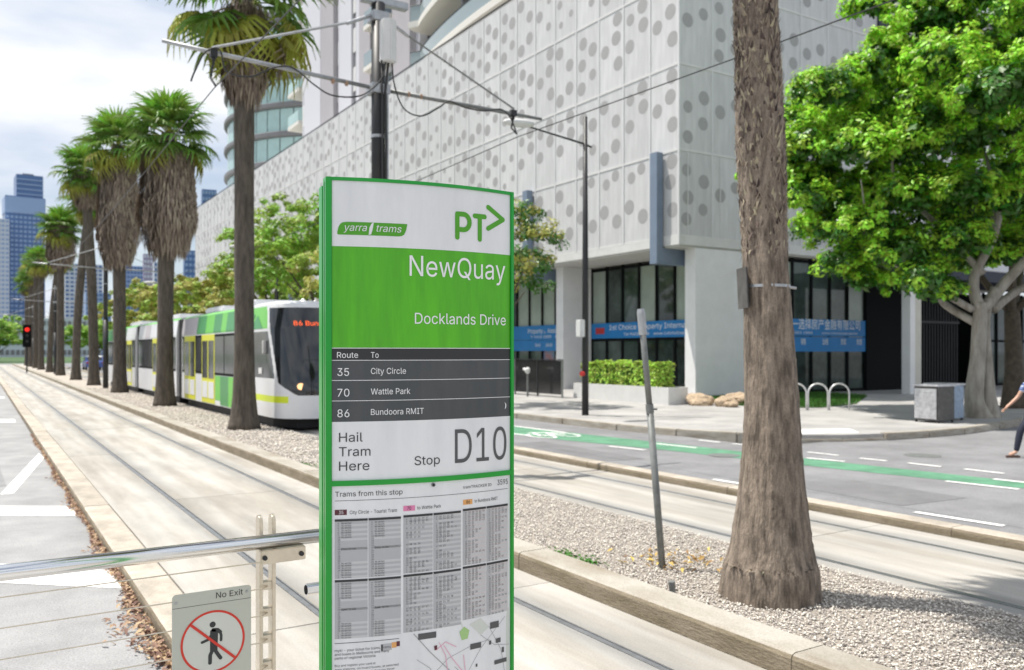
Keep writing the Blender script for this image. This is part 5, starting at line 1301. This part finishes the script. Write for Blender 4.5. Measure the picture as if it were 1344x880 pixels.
# street trees behind the tram
SG = 'street trees along the far footpath'
M2 = ['leaf_green', 'leaf_olive']
broad_tree((15.3, 25.2, .14), 'small street tree showing green and yellow leaves just right of the green sign', 7.0, 2.5, 3.2, 41, ['leaf_ficus_dark', 'leaf_yellow'], n=9000, size=.075, trunk=.11, group=SG, nl=8)
broad_tree((15.6, 44.5, .14), 'tallest rounded green tree behind the tram cab, left of the green sign', 10.6, 4.6, 3.9, 42, M2, n=17000, size=.11, trunk=.2, group=SG, nl=11, split=.45)
broad_tree((15.2, 38.0, .14), 'yellowish street tree partly hidden behind the green sign, above the tram cab', 8.2, 3.2, 3.2, 43, ['leaf_olive', 'leaf_yellow'], n=9000, size=.1, trunk=.16, group=SG, split=.4)
broad_tree((16.0, 54.5, .14), 'green street tree seen either side of the slender bare palm trunk', 10.2, 4.2, 3.6, 44, M2, n=15000, size=.12, trunk=.2, group=SG, nl=10, split=.4)
broad_tree((15.4, 65.5, .14), 'olive street tree between the slender palm and the shaggy skirted palm', 8.4, 4.4, 2.8, 45, ['leaf_olive', 'leaf_yellow'], n=12000, size=.14, trunk=.18, group=SG, split=.5)
broad_tree((15.6, 78, .14), 'yellow-brown street tree just left of the shaggy skirted palm trunk', 9.0, 5.0, 2.6, 46, ['leaf_yellow', 'leaf_olive'], n=12000, size=.16, trunk=.2, group=SG, split=.45)
broad_tree((15.8, 92, .14), 'olive street tree seen between the two shaggy skirted palms', 9.2, 5.2, 2.4, 47, ['leaf_olive', 'leaf_yellow'], n=11000, size=.18, trunk=.2, group=SG, split=.5)
broad_tree((15.8, 108, .14), 'distant yellow-green street tree above the rear of the tram', 9.6, 5.5, 2.4, 48, ['leaf_yellow', 'leaf_olive'], n=10000, size=.2, trunk=.2, group=SG, split=.4)
FG = 'distant bright green trees at the end of the street'
for i, (x, y, h, lab) in enumerate(((-14, 178, 10, 'distant bright green tree cut by the left edge'), (-6, 186, 9.5, 'distant bright green tree left of the red traffic light'), (3, 196, 9, 'distant bright green tree behind the red traffic light'), (20, 190, 8, 'small bright green tree beyond the blue car'), (30, 205, 8.5, 'distant green tree right of the blue car, between palm trunks'), (-24, 190, 11, 'distant green tree outside the left edge'))):
    broad_tree((x, y, -.05), lab, h, 6.5, 2.0, 60 + i, ['leaf_far', 'leaf_green'], n=7000, size=.3, trunk=.25, group=FG, clump=.8, split=.7)

# ------------------------------------------------------------------ hedge, planter, fence, rocks, grass
pl_ = thing('planter', 'long white concrete planter box in front of the shop windows', 'planter', (20.45, 24.65, .14))
mb = MB(); w2, l2 = .45, 2.75
for a in ((-w2, -w2 + .06, -l2, l2), (w2 - .06, w2, -l2, l2), (-w2 + .062, w2 - .062, -l2, -l2 + .06), (-w2 + .062, w2 - .062, l2 - .06, l2)): mb.box(a[0], a[1], a[2], a[3], 0, .6)
mb.box(-w2 + .062, w2 - .062, -l2 + .062, l2 - .062, 0, .5, 1); mb.build('box', ['planter_white', 'soil'], pl_)
hd = thing('hedge', 'clipped yellow-green leafy hedge growing in the white planter', 'hedge', (20.45, 24.75, .66))
rg = np.random.default_rng(3); n = 9500
u = rg.uniform(-1, 1, (n, 3)); ax = rg.choice([0, 1, 2, 2], n); sg = np.sign(rg.normal(size=n)); sg = np.where((ax == 2), 1, sg)
u[np.arange(n), ax] = sg * rg.uniform(.78, 1.06, n)
pos = u * np.array([.33, 2.2, .46]) + np.array([0, 0, .42]); nn = np.zeros((n, 3)); nn[np.arange(n), ax] = sg; nn += rg.normal(size=(n, 3)) * .45 + np.array([0, 0, .35]); nn /= np.linalg.norm(nn, axis=1)[:, None]
a = np.cross(nn, rg.normal(size=(n, 3))); a /= np.linalg.norm(a, axis=1)[:, None]; b = np.cross(nn, a); s = rg.uniform(.045, .085, (n, 1))
pos[:, 2] += .05 * np.sin(pos[:, 1] * 5 + 1) + .04 * np.sin(pos[:, 1] * 11); pos[:, 0] += .04 * np.sin(pos[:, 1] * 7)
V = np.stack([pos - a * s, pos - b * s * .55, pos + a * s, pos + b * s * .55], 1); F = np.arange(n * 4).reshape(-1, 4)
link('foliage', npmesh('foliage', V.reshape(-1, 3), np.concatenate([F[:, [0, 1, 2]], F[:, [0, 2, 3]]]), 'leaf_hedge'), hd)
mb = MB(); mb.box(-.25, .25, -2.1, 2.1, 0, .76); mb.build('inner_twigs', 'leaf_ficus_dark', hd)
mb = MB()
fe = thing('glass_fence', 'low row of dark tinted panels screening the footpath beside the shop entrance', 'fence', (19.6, 27.6, .14))
for k in range(6):
    y0 = .05 + 1.75 * k
    mb = MB(); mb.box(-.012, .012, y0, y0 + 1.66, .12, 1.48); mb.build('panel', 'fence_glass', fe)
    mb = MB(); mb.box(-.03, .03, y0 - .075, y0 - .015, 0, 1.52); mb.build('post', 'dark_metal' if k % 2 else 'post_grey', fe)
mb = MB(); mb.box(-.025, .025, -.02, 10.6, 1.49, 1.53); mb.build('top_rail', 'dark_metal', fe)
for x, y, lab in ((19.0, 29.2, 'grey meter post with a pale head, in front of the dark fence panels'), (18.9, 32.2, 'short grey meter post with a pale head at the edge of the green sign')):
    t = thing('meter_post', lab, 'post', (x, y, .14)); mb = MB(); mb.tube([(0, 0, 0), (0, 0, .95)], .045, 10); mb.build('post', 'post_grey', t)
    mb = MB(); mb.lathe([(.05, .93), (.10, 1.0), (.11, 1.12), (.05, 1.2)], 12); mb.tube([(0, .02, 1.05), (0, .26, 1.12)], [.05, .07], 8); mb.build('head', 'planter_white', t)
mb = MB(); mb.box(-.04, .04, -.04, .04, 0, 1.5); o = mb.build('bollard_post', 'frame_black'); o.location = (22.5, 24.2, .14); tag(o, 'thin black square post between the hedge and the white corner wall', 'post')
gp = [(21.6, 19.3), (23.3, 18.2), (26, 18.9), (31, 22.0), (31.5, YF - .1), (24.3, YF - .1), (22.6, 23.2)]
mb = MB(); mb.prism(gp, .10, .165); o = mb.build('lawn_bed', 'lawn_soil'); o['kind'] = 'structure'
rg = np.random.default_rng(12); P_ = []
while len(P_) < 9000:
    x, y = rg.uniform(21.5, 31.5), rg.uniform(18.2, YF)
    ins = False
    for i in range(len(gp)):
        (x1, y1), (x2, y2) = gp[i], gp[(i + 1) % len(gp)]
        if (y1 > y) != (y2 > y) and x < (x2 - x1) * (y - y1) / (y2 - y1) + x1: ins = not ins
    if ins: P_.append((x, y, .16))
P_ = np.array(P_); n = len(P_); a = rg.uniform(0, PI, n); q = np.stack([np.cos(a), np.sin(a), 0 * a], 1) * .02; h = np.stack([rg.normal(0, .03, n), rg.normal(0, .03, n), rg.uniform(.05, .13, n)], 1)
tag(link('grass', npmesh('grass', np.stack([P_ - q, P_ + q, P_ + h], 1).reshape(-1, 3), np.arange(n * 3).reshape(-1, 3), 'grass')), 'short green grass strip at the foot of the white wall', 'grass', kind='stuff')
rr = random.Random(6)
for i, (x, y, s, lab) in enumerate(((20.95, 21.35, .42, 'large sandy boulder nearest the planter corner'), (21.35, 22.3, .36, 'tan boulder at the back of the rock pile, highest'), (21.25, 20.5, .36, 'flat pale boulder in the middle of the rock pile'), (21.75, 20.9, .32, 'small tan boulder behind the middle of the rock pile'), (22.25, 20.9, .42, 'darker brown boulder by the grass edge'), (22.05, 19.75, .36, 'flat tan boulder at the right end of the rock pile'), (21.05, 20.0, .22, 'small flat stone at the front of the rock pile'), (22.9, 20.6, .26, 'small brown boulder half in the grass'))):
    bm = bmesh.new(); bmesh.ops.create_icosphere(bm, subdivisions=3, radius=1)
    for v in bm.verts:
        d = v.co.copy(); f = 1 + .35 * noise.noise(d * 1.1 + Vector((i * 5, 0, 0))) + .12 * noise.noise(d * 3 + Vector((i * 9, 2, 0))); v.co = d * f; v.co.z *= .62
    me = bpy.data.meshes.new('boulder'); bm.to_mesh(me); bm.free(); me.materials.append(M['rock'])
    o = link('boulder', me, None, (x, y, .14 + s * .35), (0, 0, rr.uniform(0, 6))); o.scale = (s * 1.1, s, s); tag(o, lab, 'rock', 'boulders beside the planter')

# ------------------------------------------------------------------ street light with device box
def street_light(loc, label, h=8.6, arm=2.5, box=False):
    t = thing('street_light', label, 'street light', loc, 0, 'street lights on the far footpath')
    mb = MB(); mb.tube([(0, 0, 0), (0, 0, h * .5), (0, 0, h)], [.10, .085, .06], 14); mb.build('pole', 'dark_metal', t, smooth=True)
    mb = MB(); mb.tube([(.22, 0, h - .85), (0, 0, h - .79), (-arm + .6, 0, h - .56)], [.03, .032, .025], 8); mb.build('arm', 'dark_metal', t)
    mb = MB(); P_ = []
    mb.lathe([(.02, -.42), (.09, -.36), (.14, -.15), (.15, .1), (.11, .32), (.02, .40)], 14); mb.xform(Matrix.Translation((-arm + .25, 0, h - .50)) @ Matrix.Rotation(PI / 2 - .05, 4, 'Y') @ Matrix.Diagonal((.75, 1.3, 1.25, 1))); mb.build('lamp_head', 'planter_white', t, smooth=True)
    if box:
        mb = MB(); mb.box(-.26, -.09, -.12, .12, 2.25, 2.75); mb.build('device_box', 'planter_white', t, bevel=.02)
        mb = MB(); mb.tube([(-.10, -.05, 1.2), (-.19, -.06, 1.2)], .07, 12); mb.build('button', 'banner_red', t)
street_light((14.8, 19.7, .14), 'tall black street light with a white box on its pole, in front of the hedge', box=True)
street_light((14.9, 50, .14), 'distant street light, its pale lamp showing right of the slender palm trunk', h=8.4)
street_light((14.9, 80, .14), 'distant street light beside the shaggy skirted palm, above the tram roof', h=8.4)

# ------------------------------------------------------------------ bins, bike hoops, person
def litter_bin(loc, rz, label, m_, side='bin_side'):
    t = thing('litter_bin', label, 'bin', loc, rz, 'street bins')
    mb = MB(); mb.box(-.34, .34, -.34, .34,   .06, .93); mb.build('body', side, t, bevel=.01)
    for s, a in ((-1, 'front'), (1, 'back')):
        mb = MB(); mb.box(-.315, .315, *((s * .342, s * .36) if s > 0 else (-.36, -.342)), .10, .88); p = mb.build('door', m_, t, bevel=.006)
        for k in range(9): mb = MB(); z = .18 + .075 * k; mb.box(-.28, .28, *((s * .362, s * .368) if s > 0 else (-.368, -.362)), z, z + .03); mb.build('slat', m_, p)
    mb = MB(); mb.box(-.37, .37, -.38, .38, .935, .985); mb.build('lid', 'bin_metal', t, bevel=.012)
    for x in (-.3, .3):
        for y in (-.3, .3): mb = MB(); mb.box(x - .025, x + .025, y - .025, y + .025, 0, .06); mb.build('foot', 'dark_metal', t)
litter_bin((21.1, 13.0, .14), R(-94), 'grey steel litter bin with a slatted front, the left one of the pair', 'bin_metal')
litter_bin((22.05, 13.3, .14), R(-94), 'bluish litter bin, the right one of the pair, nearest the pale trunk', 'bin_blue', 'bin_blue')
for i, (s, lab) in enumerate(((.0, 'bike hoop nearest the large palm trunk, partly hidden behind it'), (.66, 'middle bike hoop of the three'), (1.32, 'right-hand bike hoop of the three'))):
    c = Vector((21.75, 17.95, .14)) + EV * (s * 1.02)
    t_ = [tuple(EV * (-.31) + Vector((0, 0, 0)))] + [tuple(EV * (-.31 * math.cos(a)) + Vector((0, 0, .52 + .31 * math.sin(a)))) for a in [PI * k / 12 for k in range(13)]] + [tuple(EV * .31)]
    mb = MB(); mb.tube(t_, .026, 10); o = mb.build('bike_hoop', 'hoop_steel', smooth=True); o.location = c; tag(o, lab, 'bike rack', 'bike hoops on the paved corner')

def skin_mesh(name, chains, m_, parent, sub=1):
    """chains: list of [(co, radius), ...]; first chain's first vertex is the root; shared joints by equal coordinates"""
    verts = []; rad = []; edges = []; idx = {}
    for ch in chains:
        prev = None
        for co, r in ch:
            k = tuple(round(c, 4) for c in co)
            if k not in idx: idx[k] = len(verts); verts.append(co); rad.append(r)
            if prev is not None and prev != idx[k]: edges.append((prev, idx[k]))
            prev = idx[k]
    me = bpy.data.meshes.new(name); me.from_pydata(verts, edges, [])
    o = link(name, me); sm_ = o.modifiers.new('s', 'SKIN')
    for i, v in enumerate(me.skin_vertices[0].data):
        r = rad[i]; v.radius = r if hasattr(r, '__len__') else (r, r); v.use_root = (i == 0)
    su = o.modifiers.new('u', 'SUBSURF'); su.levels = sub + 1; su.render_levels = sub + 1
    dg = bpy.context.evaluated_depsgraph_get(); dg.update(); m2 = bpy.data.meshes.new_from_object(o.evaluated_get(dg))
    bpy.data.objects.remove(o); m2.materials.clear(); m2.materials.append(M[m_]); m2.polygons.foreach_set('use_smooth', [True] * len(m2.polygons))
    return link(name, m2, parent)
PE = thing('person', 'person in blue and white striped top and dark trousers striding at the right edge', 'person', (16.75, 8.36, 0), R(-32 + 90))
# local: +y walks forward (image left), z up
hip, chest, neck = (0, 0, .93), (0, .03, 1.30), (0, .05, 1.44)
body = [[((0, 0, .93), (.15, .10)), ((0, .01, 1.08), (.125, .09)), ((0, .03, 1.28), (.155, .10)), ((0, .04, 1.38), (.11, .075)), ((0, .05, 1.46), .05), ((0, .065, 1.53), .075), ((0, .07, 1.60), (.078, .092)), ((0, .06, 1.67), .06)]]
for s, fk, ff in ((-1, (.09, .30, .50), (.09, .38, .10)), (1, (-.10, .06, .50), (-.10, -.34, .19))):
    x = .09 * s
    kn = (x, fk[1], .50); an = (x, ff[1] if s < 0 else -.34, .10 if s < 0 else .20)
    body.append([((0, 0, .93), (.15, .10)), (((x), .02, .86), .088), ((x, kn[1] * .55, .68), .075), (kn, .056), ((x, (kn[1] + an[1]) / 2, (kn[2] + an[2]) / 2), .05), (an, .034), ((x, an[1] + .13, an[2] - (.055 if s < 0 else .14)), (.036, .022))])
for s in (-1, 1):
    sh = (.17 * s, .035, 1.36); el = (.215 * s, .035 + .13 * s, 1.11); wr = (.20 * s, .17 + .20 * s, .93)
    d = (Vector(wr) - Vector(el)).normalized(); palm_ = tuple(Vector(wr) + d * .06)
    body.append([((0, .03, 1.28), (.155, .10)), ((.10 * s, .035, 1.35), .07), (sh, .05), (el, .036), (wr, .025), (palm_, (.034, .016))])
    for k, (off_, ln) in enumerate(((-.024, .060), (-.008, .072), (.008, .068), (.024, .052))):
        base = Vector(palm_) + Vector((0, off_, 0)) + d * .015; body.append([(palm_, (.034, .016)), (tuple(base + d * .02), .009), (tuple(base + d * (.02 + ln * .5) + Vector((-.006 * s, 0, 0))), .008), (tuple(base + d * (.015 + ln) + Vector((-.02 * s, 0, 0))), .007)])
    body.append([(wr, .025), (tuple(Vector(wr) + d * .03 + Vector((-.02 * s, .022, 0))), .011), (tuple(Vector(wr) + d * .065 + Vector((-.03 * s, .032, 0))), .009)])
skin_mesh('body', body, 'skin', PE)
tr = []
for ch in body[1:3]:
    c2 = [(c, (r[0] + .012, r[1] + .012) if hasattr(r, '__len__') else r + .012) for c, r in ch[:-1]]
    tr.append(c2)
tr.append([((0, 0, .93), (.165, .115)), ((0, .01, 1.0), (.145, .105))]); skin_mesh('trousers', tr, 'denim', PE)
sh_ = [[((0, .01, .96), (.172, .122)), ((0, .01, 1.08), (.145, .108)), ((0, .03, 1.28), (.172, .118)), ((0, .04, 1.385), (.12, .085))]]
for ch in body[3:]:
    if len(ch) == 6: sh_.append([((0, .03, 1.28), (.172, .118)), (ch[1][0], .085), (ch[2][0], .068), (tuple((Vector(ch[2][0]) * .35 + Vector(ch[3][0]) * .65)), .052)])
skin_mesh('shirt', sh_, 'shirt', PE)
mb = MB(); bm = bmesh.new(); bmesh.ops.create_uvsphere(bm, u_segments=16, v_segments=10, radius=.105)
for v in bm.verts: v.co = Vector((v.co.x * .9, v.co.y * 1.08 + .035 - (.02 if v.co.z < 0 else 0), v.co.z * 1.1 + 1.635)); 
bmesh.ops.delete(bm, geom=[v for v in bm.verts if v.co.y > .12 and v.co.z < 1.67], context='VERTS')
me = bpy.data.meshes.new('hair'); bm.to_mesh(me); bm.free(); me.materials.append(M['hair']); link('hair', me, PE)
for s in (-1, 1):
    mb = MB(); mb.lathe([(.001, -.004), (.009, 0), (.001, .004)], 8); mb.xform(Matrix.Translation((.03 * s, .158, 1.605))); mb.build('eye', 'hair', PE)
    mb = MB(); x = .09 * s; y = .38 if s < 0 else -.34; z = .03 if s < 0 else .10
    mb.prism([(x - .04, y - .06), (x + .04, y - .06), (x + .045, y + .12), (x + .02, y + .19), (x - .02, y + .19), (x - .045, y + .12)], z - .03, z + .01); 
    if s > 0: mb.xform(Matrix.Translation((x, y, z)) @ Matrix.Rotation(R(-38), 4, 'X') @ Matrix.Translation((-x, -y, -z)))
    mb.build('shoe', 'shoe', PE, bevel=.006)

# ------------------------------------------------------------------ traffic light, car
tl = thing('traffic_light', 'traffic light showing red at the far end of the left track', 'traffic light', (3.75, 92, 0), R(3))
mb = MB(); mb.tube([(0, 0, 0), (0, 0, 4.2)], .07, 10); mb.build('pole', 'dark_metal', tl)
mb = MB(); mb.box(-.36, .36, -.12, -.09, 2.4, 4.5); mb.build('backing_board', 'frame_black', tl)
mb = MB(); mb.box(-.18, .18, -.30, -.121, 2.6, 4.4); h_ = mb.build('housing', 'frame_black', tl)
for z, m_ in ((4.05, 'signal_red'), (3.5, 'dark_metal'), (2.95, 'dark_metal')): mb = MB(); mb.tube([(0, -.33, z), (0, -.31, z)], .19 if m_ == 'signal_red' else .13, 16); mb.build('lamp_lens', m_, h_)
ca = thing('parked_car', 'blue car with white roof seen from behind, between two far palms', 'car', (10.3, 101, -.004))
mb = MB(); prof = [(-2.1, .35), (-2.1, .9), (-1.95, 1.02), (-1.6, 1.05), (-1.1, 1.45), (.4, 1.5), (1.1, 1.05), (2.0, .92), (2.15, .6), (2.1, .3)]
mb.extr(prof, 'x', -.88, .88); mb.build('body', 'car_paint', ca, bevel=.06)
mb = MB(); mb.extr([(-1.2, 1.44), (.45, 1.50), (.4, 1.54), (-1.1, 1.50)], 'x', -.78, .78); mb.build('roof', 'car_white', ca)
mb = MB(); mb.add([(-.72, -1.62, 1.08), (.72, -1.62, 1.08), (.66, -1.14, 1.45), (-.66, -1.14, 1.45)], [(0, 1, 2, 3)]); mb.build('rear_window', 'tram_glass', ca)
for s in (-1, 1):
    mb = MB(); mb.add([(s * .885, -1.4, 1.08), (s * .885, .9, 1.08), (s * .885, .35, 1.42), (s * .885, -1.05, 1.4)], [(0, 1, 2, 3)]); mb.build('side_window', 'tram_glass', ca)
    mb = MB(); mb.box(s * .75 - .12, s * .75 + .12, -2.14, -2.09, .75, .92); mb.build('tail_light', 'banner_red', ca)
    for y in (-1.35, 1.35): mb = MB(); mb.tube([(s * .72, y, .33), (s * .9, y, .33)], .33, 18); w_ = mb.build('wheel', 'rubber', ca); mb = MB(); mb.tube([(s * .9, y, .33), (s * .91, y, .33)], .2, 14); mb.build('rim', 'galvanised', w_)
t = thing('parked_car', 'white car at the far crossing beyond the palms', 'car', (-5, 156, -.004), R(90))
for ch in ca.children: c = ch.copy(); COL.objects.link(c); c.parent = t

# ------------------------------------------------------------------ skyline
def tower(name, label, px, d, wpx, ytop, m_, rows, cols, dep=.8, base_px=470, band=None, extra=None, group=None, mw='tower_blue_pale', rot=None):
    r = (px - 672) / 1118 * d; x = .848 * r + .53 * d; y = -.53 * r + .848 * d
    w_ = wpx / 1118 * d; h = 1.97 + (462 - ytop) / 1118 * d
    t = thing(name, label, 'building', (x, y, -.1), R(rot if rot is not None else math.degrees(math.atan2(y, x)) - 90 + 6), group)
    mb = MB(); mb.box(-w_ / 2, w_ / 2, -w_ * dep / 2, w_ * dep / 2, 0, h); mb.build('wall', m_, t)
    a = w_ / cols; b = h / rows; me = MB(); me.box(-a * .32, a * .32, -.25, 0, -b * .24, b * .24); me = me.mesh('window', mw)
    for i in range(cols):
        for j in range(rows):
            if (h - b * (j + .5)) < h - 40 * d / 200: break
            link('window', me, t, (-w_ / 2 + a * (i + .5), -w_ * dep / 2, h - b * (j + .5)))
    if extra: extra(t, w_, h, dep)
    return t
def blue_top(t, w_, h, dep):
    mb = MB(); mb.box(-w_ / 2 - .3, w_ / 2 + .3, -w_ * dep / 2 - .6, w_ * dep / 2 + .3, h - 11, h - .5); mb.build('light_band', 'tower_blue_pale', t)
    a0 = -w_ * .22; mb = MB(); mb.box(a0, w_ / 2 - 1, -w_ * dep / 2 + 1, w_ * dep / 2 - 1, h, h + 14.5); u = mb.build('upper_block', 'tower_blue', t)
    for k in range(4): mb = MB(); mb.box(a0 - .2, w_ / 2 - .8, -w_ * dep / 2 + .6, -w_ * dep / 2 + .99, h + 1.5 + 3.2 * k, h + 2.2 + 3.2 * k); mb.build('floor_band', 'tower_blue_pale', u)
    mb = MB(); mb.box(a0 + 4, w_ / 2 - 6, -4, 4, h + 14.5, h + 16); mb.build('plant_room', 'tower_slab', t)
tower('office_tower', 'tall blue glass tower with a narrower upper block, at the far left', 31, 560, 45, 261, 'tower_blue', 34, 9, extra=blue_top)
tower('office_tower', 'pale grey tower at the very left edge, beside the tall blue tower', -3, 540, 24, 288, 'skyline_pale', 30, 5)
tower('office_tower', 'pale blue mid-rise tower behind the two slim far palms', 108, 500, 44, 348, 'skyline_pale', 22, 8, mw='tower_blue')
tower('office_tower', 'low white and blue block left of the tram rear', 128, 430, 30, 385, 'tower_blue_pale', 14, 6, mw='tower_blue')
tower('office_tower', 'dark violet tower between the two shaggy palms', 196, 520, 15, 334, 'skyline_violet', 20, 4, mw='skyline_pale')
tower('office_tower', 'pale tower right beside the dark violet tower', 212, 500, 20, 345, 'skyline_pale', 18, 5, mw='tower_blue')
tower('office_tower', 'pale blue tower left of the dark violet tower', 174, 540, 24, 350, 'tower_blue_pale', 20, 6, mw='tower_blue')
tower('office_tower', 'blue tower glimpsed at the far end of the dotted podium', 254, 470, 24, 330, 'tower_blue', 18, 5)
tower('office_tower', 'small blue tower top just above the far podium corner', 274, 420, 18, 250, 'tower_blue', 26, 5)
tower('low_building', 'long low grey building beyond the crossing at the far left', 60, 330, 130, 418, 'skyline_pale', 4, 22, dep=.15, mw='tower_slab')
